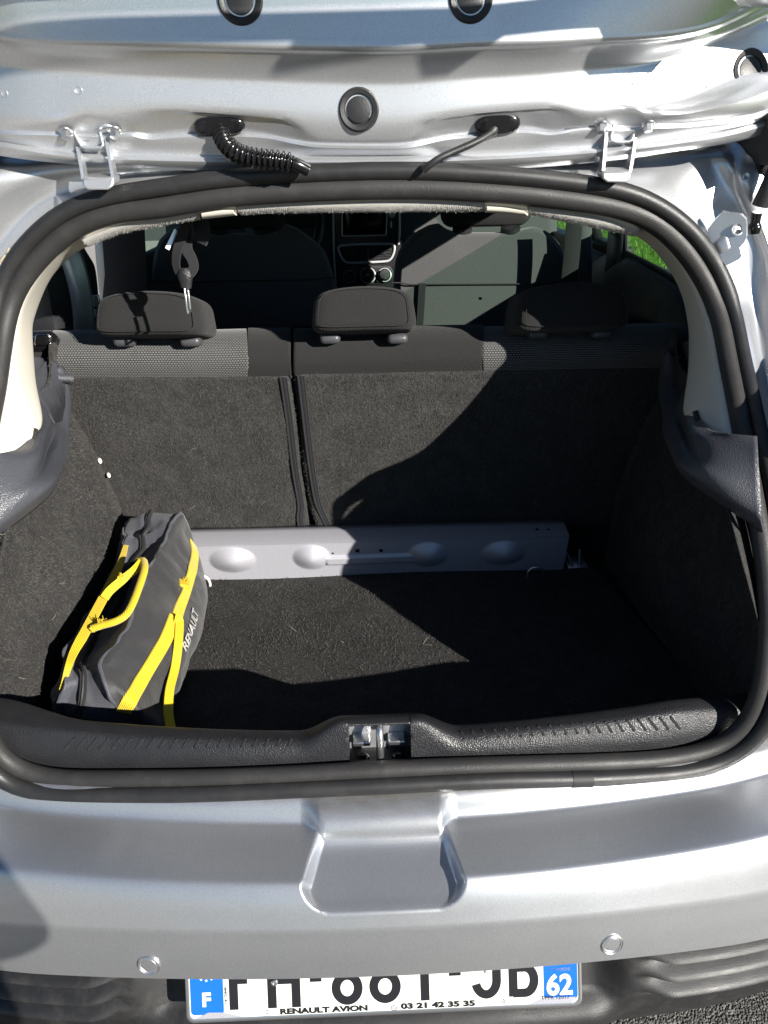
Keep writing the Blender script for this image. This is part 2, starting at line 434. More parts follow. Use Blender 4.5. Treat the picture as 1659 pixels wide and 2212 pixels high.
# seals round the boot opening (outer rubber bulb, inner finishing bulb)
S1 = [(829,369),(1080,378),(1280,399),(1355,414),(1404,433),(1444,457),(1473,479),(1499,503),(1538,555),(1557,590),(1576,637),(1592,700),(1607,782),(1624,853),(1643,942),(1668,1060),(1690,1200),(1699,1320),(1694,1430),(1674,1530),(1637,1594),(1568,1645),(1480,1668),(1294,1681),(1080,1685),(830,1697),(650,1705),(450,1714),(250,1718),(125,1716),(50,1706),(0,1688),(-40,1640),(-68,1560),(-90,1430),(-98,1320),(-94,1200),(-78,1060),(-60,942),(-42,840),(-25,740),(-8,660),(3,607),(28,562),(55,527),(95,488),(130,461),(190,434),(271,416),(350,405),(500,384)]
S2 = [(829,406),(1080,414),(1280,437),(1355,452),(1400,469),(1440,497),(1473,530),(1500,566),(1524,606),(1545,650),(1560,705),(1573,782),(1588,857),(1606,955),(1630,1080),(1650,1200),(1659,1320),(1654,1430),(1632,1530),(1590,1592),(1530,1622),(1430,1641),(1290,1648),(1080,1654),(830,1663),(650,1673),(450,1681),(250,1683),(125,1682),(60,1670),(5,1645),(-22,1600),(-42,1520),(-52,1400),(-54,1300),(-50,1200),(-42,1080),(-28,955),(-10,857),(0,782),(8,715),(22,650),(48,600),(82,558),(115,523),(150,494),(225,461),(271,453),(350,447),(500,421)]
s1 = resample(np.array([aG(x, y, .0) for x, y in S1]), 260, closed=True)
s2 = resample(np.array([aG(x, y, .016) for x, y in S2]), 260, closed=True)
for _ in range(7): s1 = (np.roll(s1, 1, 0)+2*s1+np.roll(s1, -1, 0))/4
for _ in range(7): s2 = (np.roll(s2, 1, 0)+2*s2+np.roll(s2, -1, 0))/4
zz = s1[:, 2]
r1 = np.where(zz > 1.2, .0128, .0118)
outer_seal = car('outer_seal', MB().tube(s1, r1, 14, closed=True, sx=1.0), 'rubber')
zz2 = s2[:, 2]
r2 = np.interp(zz2, [.66, .70, 1.0, 1.3, 1.4], [.0128, .0128, .0142, .0165, .0165])
inner_seal = car('inner_seal', MB().tube(s2, r2, 14, closed=True), 'seal_soft')
# dark web joining the two bulbs
car('seal_web', MB().grid(np.stack([s1+np.array([0, .006, 0]), s2+np.array([0, .006, 0])], 0), cvv=True), 'rubber')
jn = [i for i in range(len(s1)) if s1[i, 2] < .72 and abs(s1[i, 0]-.279) < .012][:1]
for i in jn:
    car('seal_joint', MB().tube(s1[i-1:i+2], r1[i]*1.06, 14), 'soft_black', outer_seal)

# painted frame round the opening: gutter from the seal outwards
def ring_px(path, a, b, d):
    P = np.array(path[a:b], float); T = np.gradient(P, axis=0); T /= np.linalg.norm(T, axis=1)[:, None]
    return P + np.stack([T[:, 1], -T[:, 0]], 1)*d
# right side: S-shaped ridge between gutter and flange
def vcv(pts): return np.array([aG(x, y, o) for x, y, o in pts])
gr0 = vcv([(1250,412,0.012),(1404,434,0.012),(1473,480,0.012),(1538,556,0.012),(1577,640,0.012),(1594,700,0.012),(1626,853,0.012),(1668,1060,0.012),(1700,1320,0.012),(1690,1460,0.012),(1637,1600,0.012)])
gr1 = vcv([(1262,385,0.022),(1420,395,0.029),(1500,430,0.032),(1570,540,0.029),(1598,640,0.022),(1618,720,0.011),(1652,860,0.029),(1700,1060,0.029),(1735,1320,0.029),(1722,1470,0.029),(1655,1625,0.029)])
gr2 = vcv([(1275,366,0.038),(1455,345,0.054),(1532,352,0.043),(1585,470,0.032),(1622,620,0.025),(1640,730,0.029),(1672,870,0.029),(1725,1060,0.029),(1765,1320,0.029),(1750,1480,0.029),(1668,1648,0.012)])
gr3 = vcv([(1290,352,0.043),(1500,325,0.062),(1570,345,0.029),(1590,405,0.029),(1650,560,0.012),(1672,720,0.004),(1698,870,0.000),(1750,1060,0.000),(1795,1320,0.000),(1775,1490,0.000),(1684,1664,0.002)])
gr4 = vcv([(1300,344,0.045),(1545,308,0.059),(1592,342,0.029),(1602,385,0.004),(1668,530,-0.002),(1690,720,-0.004),(1712,870,-0.006),(1765,1060,-0.006),(1812,1320,-0.006),(1790,1500,-0.006),(1692,1672,-0.004)])
gr5 = vcv([(1310,338,0.048),(1577,302,0.043),(1622,337,0.010),(1662,368,0.004),(1760,530,0.004),(1800,720,0.004),(1830,870,0.004),(1880,1060,0.004),(1930,1320,0.004),(1900,1500,0.004),(1760,1660,0.004)])
gr6 = gr5 + np.array([.012, .06, .004])
fr = loft('rear_frame', [gr0, gr1, gr2, gr3, gr4, gr5, gr6], M['silver_inner'], CAR, n=110, k=5, solid=.002)
fr['label'] = 'bare silver gutter beside the right edge of the boot opening, with a pressed S-shaped ridge'
# left side
gl0 = vcv([(420,400,.012),(271,418,.012),(190,436,.012),(130,463,.012),(55,530,.012),(3,607,.012),(-25,740,.012),(-60,942,.012),(-90,1200,.012),(-88,1440,.012),(-40,1640,.012)])
gl1 = vcv([(400,385,.022),(250,400,.030),(165,415,.036),(95,440,.038),(30,500,.036),(-25,590,.028),(-52,740,.018),(-85,942,.016),(-115,1200,.014),(-115,1450,.014),(-62,1655,.014)])
gl2 = vcv([(395,372,.028),(240,378,.034),(140,392,.034),(72,418,.030),(5,470,.024),(-60,570,.016),(-78,740,.010),(-112,942,.008),(-145,1200,.008),(-145,1460,.008),(-80,1668,.010)])
gl3 = vcv([(390,362,.026),(225,362,.026),(100,372,.018),(28,396,.006),(-40,446,-.004),(-100,550,-.008),(-108,740,-.008),(-140,942,-.008),(-170,1200,-.006),(-170,1470,-.006),(-95,1682,.002)])
gl4 = vcv([(385,356,.028),(200,352,.024),(70,354,.014),(5,366,-.004),(-60,410,-.016),(-130,530,-.018),(-130,740,-.014),(-165,942,-.012),(-195,1200,-.010),(-190,1480,-.008),(-105,1692,-.004)])
gl5 = gl4 + np.array([-.05, .02, .01])
fr2 = loft('rear_frame', [gl0, gl1, gl2, gl3, gl4, gl5], M['silver_inner'], CAR, n=110, k=5, solid=.002)
fr2['label'] = 'bare silver gutter beside the left edge of the boot opening'
def spot(x, y, o, par):
    p = aG(x, y, o); car('spot_weld', MB().lathe(p, (0, -1, .25), [(.0052, -.002), (.005, .0008), (.0042, .0002), (.0, .0002)], 14), 'silver_inner', par)
for x, y, o in ((1612, 380, .0), (1473, 405, .06)): spot(x, y, o, fr)
# roof edge panel behind the seal, below the hinges
re0 = vcv([(120,462,.016),(271,418,.014),(500,386,.013),(829,371,.013),(1080,380,.013),(1280,401,.013),(1450,460,.016)])
re1 = vcv([(120,440,.024),(262,398,.022),(500,368,.022),(829,354,.022),(1080,362,.022),(1290,380,.022),(1450,432,.024)])
re2 = cv('Y', [.53,.51,.50,.495,.50,.51,.53], (118,408),(262,370),(500,345),(829,332),(1080,338),(1290,352),(1450,400))
re3 = re2 + np.array([0, .06, .03])
loft('roof_gutter', [re0, re1, re2, re3], M['silver_inner'], CAR, n=90, k=5, solid=.002)
car('sealant', MB().tube(resample(np.array([aG(x, y, -.002) for x, y in ((-6,582),(6,566),(14,556),(20,548),(22,540))]), 14)+np.random.randn(14, 3)*.0008, .0042, 8), 'sealant', fr2)

# ------------------------------------------------------------------ bumper (one skin with the number-plate-light recess in its step pad)
def smooth01(t): t = min(1, max(0, t)); return t*t*(3-2*t)
def lerp_prof(tab, v):                          # tab rows: (v, Y, z)
    for a, b in zip(tab[:-1], tab[1:]):
        if v <= b[0]:
            t = (v-a[0])/(b[0]-a[0]); return np.array([a[1]+(b[1]-a[1])*t, a[2]+(b[2]-a[2])*t])
    return np.array(tab[-1][1:])
def smooth_tab(pts, n, k):                      # rounded polyline in (Y,z)
    P = np.array([(0, y, z) for y, z in pts]); return resample(P, n, smooth=False)
BX = .86
def crown(x): return .17*x*x + .10*max(0, abs(x)-.45)**2*4
def zdrop(x): return -.11*x*x
def chaikin(P, it):
    P = np.array(P, float)
    for _ in range(it):
        Q = [P[0]]
        for a, b in zip(P[:-1], P[1:]): Q += [a*.78+b*.22, a*.22+b*.78]
        Q.append(P[-1]); P = np.array(Q)
    return P
def res2(P, n):
    s = np.r_[0, np.cumsum(np.linalg.norm(np.diff(P, axis=0), axis=1))]; t = np.linspace(0, s[-1], n)
    return np.stack([np.interp(t, s, P[:, i]) for i in range(2)], 1)
led = [(.012,.640),(-.010,.630),(-.0195,.610),(-.025,.604),(-.060,.603),(-.1115,.600),(-.1165,.597),(-.128,.580),(-.142,.550),(-.150,.515),(-.155,.484),(-.156,.477)]
bul = [(.012,.640),(-.022,.631),(-.037,.622),(-.042,.609),(-.065,.604),(-.1115,.600),(-.1165,.597),(-.128,.580),(-.142,.550),(-.150,.515),(-.155,.484),(-.156,.477)]
rec = [(.012,.640),(-.022,.631),(-.038,.622),(-.0455,.611),(-.047,.600),(-.055,.592),(-.085,.583),(-.118,.573),(-.131,.5665),(-.142,.548),(-.150,.515),(-.155,.484),(-.156,.477)]
NV = 70
def seg_sample(P, cuts, ns):                    # resample so that matching features share rows
    out = []
    for (a, b), n in zip(zip(cuts[:-1], cuts[1:]), ns):
        q = res2(chaikin(P[a:b+1], 2), n); out.append(q if b == cuts[-1] else q[:-1])
    return np.vstack(out)
LED = seg_sample(led, [0, 3, 5, 8, 11], [14, 20, 18, 14])
BUL = seg_sample(bul, [0, 3, 5, 8, 11], [14, 20, 18, 14])
REC = seg_sample(rec, [0, 4, 8, 9, 12], [14, 20, 18, 14])
KR = int(np.argmin(np.abs(LED[:, 1]-.5675)))
REC[KR:] = LED[KR:]; REC[13:KR+1] = res2(chaikin(np.vstack([np.array(rec[4:8]), [(-.1255, .5715)], LED[KR:KR+1]]), 2), KR-12)
xs = np.unique(np.round(np.r_[np.linspace(-BX, -.2, 60), np.linspace(-.2, .2, 300), np.linspace(.2, BX, 60)], 5))
rows = []
for x in xs:
    wb = 1 - smooth01((abs(x)-.078)/.030)
    row = []
    for j in range(len(LED)):
        v = j/(len(LED)-1)
        hw = .084 + .018*min(1, max(0, (v-.20)/.36))
        if j > KR-11: hw = .060 + .042*math.sqrt(max(0, 1-min(1, (j-KR+11)/11)**2))
        wr = 1 - smooth01((abs(x-.003)-hw+.008)/.012)
        p = LED[j]*(1-wb)+BUL[j]*wb
        p = p*(1-wr)+REC[j]*wr if j < KR else p
        row.append((x, p[0]+crown(x), p[1]+zdrop(x)*smooth01((v-.45)/.5)))
    rows.append(row)
bumper = car('rear_bumper', MB().grid(np.array(rows)), 'bumper', sharp=60)
BVH_B = None
def bvh(o):
    dg = bpy.context.evaluated_depsgraph_get(); ev = o.evaluated_get(dg); me = ev.to_mesh()
    t = BVHTree.FromPolygons([v.co.copy() for v in me.vertices], [tuple(p.vertices) for p in me.polygons]); ev.to_mesh_clear(); return t
def hit(t, x, y):
    d = ray(x, y); d = d/np.linalg.norm(d); l, n, i, dd = t.ray_cast(Vector(CAM), Vector(d))
    if l is None: return None, None
    n = np.array(n)
    if n@d > 0: n = -n
    return np.array(l), n
bb = bvh(bumper)
for x, y in ((322, 2085), (1322, 2040)):
    p, n = hit(bb, x, y)
    if p is None: p, n = aY(x, y, -.13), np.array([0, -1, 0])
    sn = car('parking_sensor', MB().lathe(p, n, [(.0150, -.004), (.0150, .0006), (.0142, .0014), (.0118, .0016), (.0108, .0004), (.0104, .0002), (.0098, .0012), (.0, .0015)], 32), 'bumper')
    car('sensor_ring', MB().lathe(p, n, [(.0152, .0002), (.0150, .0016), (.0140, .0022), (.0132, .0017), (.0130, .0004)], 32), 'steel', sn)
# ------------------------------------------------------------------ lower bumper, black plastic with a number plate bay
lo_v = [(-.150,.490),(-.130,.486),(-.128,.470),(-.142,.430),(-.150,.385),(-.148,.345),(-.12,.27),(-.06,.24)]
lo_p = [(-.150,.490),(-.095,.486),(-.086,.476),(-.104,.430),(-.126,.380),(-.160,.362),(-.158,.32),(-.09,.25)]
LV = seg_sample(lo_v, [0, 2, 4, 7], [8, 30, 20]); LP = seg_sample(lo_p, [0, 2, 4, 7], [8, 30, 20])
rows = []
for x in np.unique(np.round(np.r_[np.linspace(-BX, -.26, 70), np.linspace(-.26, .26, 30), np.linspace(.26, BX, 70)], 5)):
    w = 1 - smooth01((abs(x)-.292)/.055); row = []
    for j in range(len(LV)):
        v = j/(len(LV)-1); p = LV[j]*(1-w)+LP[j]*w; yy, zv = p
        fade = smooth01((abs(x)-.345)/.06)
        if .13 < v < .62 and fade > 0:                      # three pressed louvre ridges on each side
            t = (v-.13)/.49*3.0; ph = t % 1.0
            yy -= fade*.022*(smooth01(ph/.75) if ph < .75 else 1-smooth01((ph-.75)/.25)) - fade*.004
        row.append((x, yy+crown(x)+.002, zv+zdrop(x)-.009))
    rows.append(row)
lower = car('lower_bumper', MB().grid(np.array(rows)), 'plastic_black', sharp=50)

# ------------------------------------------------------------------ number plate
pl = aY(404.5, 2208, -.150); pr = aY(1257, 2170, -.150)
ex = (pr-pl)/np.linalg.norm(pr-pl); tl = R(24)
ey = np.array([0, math.sin(tl), math.cos(tl)]); ey -= ex*(ey@ex); ey /= np.linalg.norm(ey); ez = np.cross(ex, ey)
PW = np.linalg.norm(pr-pl); SC = PW/.520
def P2(u, v, h=0.0): return pl + ex*u*SC + ey*v*SC + ez*h     # millimetre-true plate coordinates (metres)
def rrect(u0, v0, u1, v1, r, n=6):
    pts = []
    for cx, cy, a0 in ((u1-r, v1-r, 0), (u0+r, v1-r, 90), (u0+r, v0+r, 180), (u1-r, v0+r, 270)):
        for i in range(n+1):
            a = R(a0+90*i/n); pts.append((cx+r*math.cos(a), cy+r*math.sin(a)))
    return pts
def slab(pts, h0, h1, f=P2):
    n = len(pts); V = [f(u, v, h0) for u, v in pts]+[f(u, v, h1) for u, v in pts]
    F = [tuple(range(n, 2*n)), tuple(range(n-1, -1, -1))]+[(i, (i+1) % n, n+(i+1) % n, n+i) for i in range(n)]
    return V, F
plate = car('number_plate', MB().add(*slab(rrect(.004, .004, .516, .112, .008), -.003, .0010)), 'plate_white', smooth=False)
fo, fi = rrect(.0, -.001, .520, .116, .010), rrect(.0045, .0045, .5155, .1115, .007)
G = np.array([[P2(u, v, -.004) for u, v in fo], [P2(u, v, .0014) for u, v in fo], [P2(u, v, .0022) for u, v in rrect(.002, .001, .518, .114, .009)], [P2(u, v, .0014) for u, v in fi], [P2(u, v, .0005) for u, v in fi]])
car('plate_frame', MB().grid(G, cvv=True), 'steel', plate)
for k, (a, b) in enumerate(((.006, .049), (.470, .5145))):
    car('plate_band', MB().add(*slab(rrect(a, .0095, b, .112, .005), .001, .0014)), 'plate_blue', plate, smooth=False)
for tri in ([(.049, .0045), (.075, .0045), (.046, .012), (.028, .0125), (.012, .0045)], [(.452, .0045), (.506, .0045), (.512, .012), (.47, .0125)]):
    car('clear_tab', MB().add(*slab(tri, .0011, .0016)), 'beam', plate, smooth=False)
def stroke_char(name, strokes, u0, v0, w, h, th, z=.0014, mt='ink', par=None):
    mb = MB(); zz = z
    for st in strokes:
        P = np.array([(u0+a*w, v0+b*h) for a, b in st]); T = np.gradient(P, axis=0) if len(P) > 2 else np.tile(P[1]-P[0], (2, 1))
        closed = np.allclose(P[0], P[-1]) and len(P) > 3
        if closed: T[0] = T[-1] = P[1]-P[-2]
        T = T/np.linalg.norm(T, axis=1)[:, None]; N = np.stack([-T[:, 1], T[:, 0]], 1)
        A, B = P+N*th/2, P-N*th/2
        G = np.array([[P2(a[0], a[1], 0.0009) for a in A], [P2(a[0], a[1], zz) for a in A], [P2(b[0], b[1], zz) for b in B], [P2(b[0], b[1], .0009) for b in B]])
        mb.grid(G); zz += .00006
        if not closed:
            for e in (0, -1): mb.add([G[k][e] for k in range(4)], [(0, 1, 2, 3)])
    return car(name, mb, mt, par or plate, smooth=False)
def arc(cx, cy, rx, ry, a0, a1, n=22): return [(cx+rx*math.cos(R(a)), cy+ry*math.sin(R(a))) for a in np.linspace(a0, a1, n)]
CH = {'F': [[(.0, -.09), (.0, 1.07)], [(-.1, 1), (1, 1)], [(.1, .54), (.92, .54)]],
      'H': [[(0, -.09), (0, 1)], [(1, -.09), (1, 1)], [(.1, .5), (.9, .5)]],
      '8': [arc(.5, .265, .5, .265, 0, 360, 36), arc(.5, .765, .42, .235, 0, 360, 36)],
      '1': [[(.62, -.07), (.62, 1)], [(.1, .80), (.66, 1.0)]],
      '-': [[(0, .5), (1, .5)]],
      'J': [[(1, 1.0), (1, .30)]+arc(.5, .30, .5, .30, 0, -165, 18)],
      'B': [[(0, -.07), (0, 1.07)], [(.0, 0), (.55, 0)]+arc(.55, .27, .45, .27, -90, 90, 18)+[(0, .54)], [(0, .54), (.5, .54)]+arc(.5, .77, .38, .23, -90, 90, 16)+[(0, 1.0)]]}
TH = .0115
zpx = lambda q: (q-45)/1535*.520                 # across positions measured along the plate
for ch, qa, qb in (('F', 212, 305), ('H', 360, 487), ('-', 525, 570), ('8', 608, 728), ('8', 754, 876), ('1', 930, 1000), ('-', 1064, 1110), ('J', 1150, 1266), ('B', 1296, 1412)):
    ua, ub = zpx(qa)+TH/2, zpx(qb)-TH/2
    if ch == '-': stroke_char('character', CH['-'], .0+ua-TH/2, .0145, ub-ua+TH, .075, TH*.8)
    else: stroke_char('character', CH[ch], ua, .0145+TH/2, ub-ua, .075-TH, TH)
def text_mesh(name, txt, f, size, mt, par, bold=0.0, sx=1.0, h=.0003, align='LEFT', flat=True):
    cu = bpy.data.curves.new('t', 'FONT'); cu.body = txt; cu.size = size; cu.offset = bold; cu.extrude = 0; cu.align_x = align; cu.resolution_u = 4
    o = bpy.data.objects.new('t', cu); COL.objects.link(o)
    me = bpy.data.meshes.new_from_object(o.evaluated_get(bpy.context.evaluated_depsgraph_get()))
    V = [f(v.co.x*sx, v.co.y) for v in me.vertices]; F = [tuple(p.vertices) for p in me.polygons]
    bpy.data.objects.remove(o); bpy.data.curves.remove(cu); bpy.data.meshes.remove(me)
    return build(name, MB().add(V, F), M[mt], par, smooth=False, solid=h, soff=0)
def ptext(t, u, v, size, mt='ink', bold=.0004, sx=1.0, h=.0016): return text_mesh('lettering', t, lambda a, b: P2(u+a, v+b, h), size, mt, plate, bold, sx)
ptext('RENAULT AVION', zpx(405), .0062, .0098, bold=.00045, sx=1.52)
ptext('03 21 42 35 35', zpx(875), .0062, .0098, bold=.00045, sx=1.63)
ptext('F', .0205, .0215, .0250, 'white_ink', .0011)
ptext('62', .4730, .0165, .0380, 'white_ink', .0012, .92)
ptext('TPPR 12017', .466, .0100, .0075, 'ink', .0, 1.0)
ptext('71817258483', 0, 0, .0001, 'ink') if False else text_mesh('lettering', '71817258483', lambda a, b: P2(.0535-b, .022+a, .0016), .0045, 'ink', plate, 0.0)
for u in (zpx(350), zpx(1270)):
    stroke_char('emblem', [[(.5, 0), (1, .5), (.5, 1), (0, .5), (.5, 0)]], u, .0068, .0034, .0062, .0009)
    stroke_char('emblem_line', [[(0, 0), (1, 0)]], u-.003, .0042, .0095, .001, .0006)
stroke_char('emblem', [arc(.5, .5, .5, .5, 0, 360, 24), [(.35, .75), (.4, .45), (.68, .28)]], zpx(836), .0042, .0070, .0066, .0007)
for k in range(12):
    a = 2*math.pi*k/12; c = (.0275+.0135*math.cos(a), .0690+.0135*math.sin(a))
    star = [(c[0]+rr*math.sin(2*math.pi*q/10), c[1]+rr*math.cos(2*math.pi*q/10)) for q, rr in enumerate([.0022, .0009]*5)]
    car('star', MB().add(*slab(star, .0013, .0017)), 'white_ink', plate, smooth=False)
stroke_char('emblem', [[(0, 0), (1, 0)]], .480, .0500, .025, .01, .004, mt='white_ink')
for q, mt in ((388, 'steel'), (1217, 'plate_white')):
    p = P2(zpx(q), .0490 if q < 900 else .0520, .0015)
    sc = car('plate_screw', MB().lathe(p, ez, [(.0046, 0), (.0046, .0012), (.0036, .0022), (.0018, .0024), (.0016, .0012), (0, .0012)], 20), mt, plate)

# ------------------------------------------------------------------ tailgate
def tg(Y, *pts): return cv('Y', Y, *pts)
# rows across the inner skin, from above the picture down to the hem by the hinges; each ends behind the body corner
T0 = tg([.53,.420,.406,.404,.403,.404,.407,.425,.54], (-260,-120),(-60,-75),(150,-70),(400,-70),(829,-68),(1100,-70),(1400,-75),(1660,-110),(1900,-190))
T0m= tg([.50,.420,.4015,.3975,.3965,.3975,.4015,.43,.52], (-260,10),(0,68),(150,80),(400,86),(829,94),(1029,85),(1254,77),(1529,48),(1750,-82))
T1 = tg([.50,.42,.402,.398,.397,.398,.402,.431,.52], (-260,20),(0,80),(150,92),(400,97),(829,105),(1029,95),(1254,87),(1529,58),(1760,-70))
T1b= tg([.51,.428,.410,.406,.405,.406,.410,.439,.53], (-260,34),(0,88),(150,101),(400,106),(829,114),(1029,104),(1254,95),(1529,66),(1770,-55))
T2 = tg([.515,.437,.421,.417,.416,.417,.421,.447,.535], (-260,60),(0,106),(150,118),(400,128),(829,138),(1029,126),(1254,115),(1529,84),(1780,-40))
T3 = tg([.52,.446,.432,.429,.428,.429,.432,.455,.54], (-260,96),(0,138),(150,150),(400,162),(829,174),(1029,161),(1254,146),(1450,120),(1780,-14))
T3b= tg([.52,.447,.4335,.4305,.4295,.4305,.4335,.455,.54], (-260,112),(0,152),(150,166),(400,180),(829,194),(1029,180),(1254,163),(1450,138),(1780,4))
T4a= tg([.53,.4485,.434,.4305,.4295,.4305,.434,.452,.545], (-260,190),(0,235),(150,238),(370,232),(829,262),(1029,238),(1254,222),(1470,215),(1780,80))
def wave(pts, Y): return tg(Y, *pts)
t4 = [(-260,220),(0,262),(110,264),(160,258),(190,252),(225,258),(275,259),(350,245),(450,242),(540,245),(615,257),(660,285),(700,295),(829,297),(889,290),(929,265),(979,250),(1080,240),(1179,232),(1254,246),(1300,246),(1330,240),(1352,238),(1372,240),(1395,246),(1504,242),(1659,198),(1790,110)]
T4 = wave(t4, [.535]+[.451]*1+[.436]*24+[.458]+[.55])
t5 = [(-260,245),(0,281),(110,284),(160,287),(190,289),(225,289),(280,286),(325,295),(390,291),(500,289),(575,292),(640,303),(690,309),(829,311),(889,309),(954,296),(1029,290),(1129,281),(1189,285),(1244,276),(1300,272),(1330,275),(1352,276),(1372,274),(1395,270),(1504,264),(1659,238),(1800,140)]
dep = [.54, .466]+[.464]*3+[.478]+[.466]*2
T5 = wave(t5, [.545,.455,.448,.454,.456,.454,.448,.456,.458,.458,.454,.446,.442,.442,.444,.450,.456,.458,.454,.449,.449,.454,.456,.454,.449,.455,.472,.56])
T5b = wave([(x, y+7) for x, y in t5], [.543,.450,.446,.450,.452,.450,.446,.450,.450,.450,.449,.443,.440,.440,.441,.446,.449,.450,.449,.447,.447,.450,.452,.450,.447,.452,.47,.555])
T6 = tg([.55,.462,.461,.460,.459,.459,.460,.462,.478,.56], (-260,272),(0,306),(150,326),(400,335),(829,336),(1080,331),(1280,318),(1450,300),(1640,262),(1800,172))
T6b= tg([.548,.453,.451,.450,.449,.449,.450,.452,.47,.558], (-260,278),(0,316),(150,338),(400,348),(829,350),(1080,343),(1280,330),(1450,312),(1645,272),(1800,180))
T7 = tg([.556,.466,.465,.465,.464,.464,.465,.468,.484,.568], (-260,290),(0,333),(150,350),(400,364),(829,366),(1080,362),(1285,347),(1440,326),(1655,284),(1800,190))
rowsT = [T0, T0*.75+T0m*.25, T0*.5+T0m*.5, T0*.25+T0m*.75, T0*.06+T0m*.94, T0m, T1, T1b, T2, T3, T3b, T4a, T4, T5, T5b, T6, T6b, T7]
tail = loft('tailgate', rowsT, M['silver_inner'], CAR, n=200, k=4, solid=.003)
# outer roof spoiler skin behind the inner skin, then the raised window part of the tailgate reaching back over the camera
zt = T0[:, 2].max()
def tl_pt(u, s):                                # raised window plane: u across -1..1, s from header to tail
    hw = .66 - .05*s
    return np.array([u*hw, .415 - .80*s + .05*u*u, 1.622 + .345*s - .02*u*u])
NZ = np.array([0, -.395, -.918])
def tlg(u0, u1, s0, s1, nu=24, ns=6, off=0.0):
    return np.array([[tl_pt(u, s)+NZ*off for u in np.linspace(u0, u1, nu)] for s in np.linspace(s0, s1, ns)])
tp = MB()
tp.grid(tlg(-1, -.86, 0, 1)); tp.grid(tlg(.86, 1, 0, 1)); tp.grid(tlg(-.86, .86, 0, .10)); tp.grid(tlg(-.86, .86, .62, 1))
# folded edge on both sides; unseen steps added to make its shadow jagged
for sg in (-1, 1):
    E0 = np.array([tl_pt(sg, s) for s in np.linspace(0, 1, 24)])
    dp = np.array([.03 + (.035 if .30 < s < .46 else 0) + (.02 if .66 < s < .74 else 0) for s in np.linspace(0, 1, 24)])[:, None]
    tp.grid(np.stack([E0, E0+NZ*dp, E0+NZ*dp*.9+np.array([-sg*.012, 0, 0])], 1))
car('tailgate_frame', tp, 'silver_inner', tail, solid=.012)
sk = np.array([T0[[0, 1, 2, 3, 4, 5, 6, 7, 8]], T0 + np.array([0, .02, .03]), T0 + np.array([0, .09, .0]), T7[[0,1,2,3,4,5,7,8,9]] + np.array([0, .075, .03]), T7[[0,1,2,3,4,5,7,8,9]] + np.array([0, .004, .0])])
loft('spoiler_skin', list(sk), M['silver'], tail, n=60, k=3, solid=.002)
hd = np.array([[tl_pt(u, 0) for u in np.linspace(-1, 1, 30)], list(resample(T0[1:8], 30))])
car('tailgate_fillet', MB().grid(hd), 'silver_inner', tail, solid=.003)
car('tailgate_glass', MB().grid(tlg(-.87, .87, .09, .63, off=-.006)), 'glass_dark', tail)
tb = bvh(tail)
def plug(x, y, r, e=1.0):
    p, n = hit(tb, x, y)
    if p is None: p, n = aY(x, y, .43), np.array([0, -1, 0])
    n = n*.7 + np.array([0, -1, .05])*.3; n /= np.linalg.norm(n)
    k = r
    o = car('tailgate_plug', MB().lathe(p, n, [(k, -.002), (k*.98, .002), (k*.90, .0042), (k*.70, .0030), (k*.665, .0018), (k*.66, -.0004), (k*.60, -.0004), (k*.59, .0018), (k*.53, .0024), (0, .0026)], 40), 'rubber', tail)
for x, y, r in ((775, 237, .0285), (519, -2, .0300), (1017, -4, .0292), (1619, 152, .0300)): plug(x, y, r)
for x, y in ((10, 202), (170, 195), (1362, 186), (1529, 183)):
    p, n = hit(tb, x, y)
    if p is not None: car('spot_weld', MB().lathe(p, n, [(.0052, -.001), (.0050, .0009), (.004, .0003), (0, .0003)], 16), 'silver_inner', tail)
# grommets, corrugated wiring conduit, washer pipe
def grommet(x, y, w, h):
    p, n = hit(tb, x, y); p = p if p is not None else aY(x, y, .455)
    n = np.array([0.05, -1, -.15]); n /= np.linalg.norm(n)
    u = np.array([1, 0, .02]); u -= n*(u@n); u /= np.linalg.norm(u); v = np.cross(n, u)
    def rg(k, d): return [p + n*d + u*k*w*math.copysign(abs(math.cos(a))**.7, math.cos(a)) + v*k*h*math.copysign(abs(math.sin(a))**.8, math.sin(a)) for a in np.linspace(0, 2*math.pi, 40, endpoint=False)]
    car('grommet', MB().grid(np.array([rg(1, -.008), rg(1, .004), rg(.95, .007), rg(.82, .009), rg(.5, .009), rg(.02, .009)]), cvv=True), 'gloss_black', tail)
grommet(475, 271, .036, .0135); grommet(1074, 268, .0325, .0140)
HP = cv('Y', [.452,.442,.428,.418,.412,.408,.404,.404,.410], (472,272),(478,290),(489,311),(508,328),(531,337),(562,343),(600,347),(636,354),(665,368))
H = resample(HP, 230)
sl_ = np.linspace(0, 1, 230)
rad = .0118 + .0022*np.sin(sl_*2*math.pi*21); rad = np.where(sl_ > .86, .0088, rad); rad[:10] = .013
car('wiring_conduit', MB().tube(H, rad, 16), 'gloss_black')
WP = resample(cv('Y', [.452,.44,.428,.42,.415,.415,.42], (1069,272),(1060,287),(1029,306),(979,328),(949,342),(930,355),(915,368)), 60)
car('washer_pipe', MB().tube(WP, np.interp(np.linspace(0, 1, 60), [0, .1, .16, 1], [.012, .0085, .0050, .0048]), 12), 'rubber')

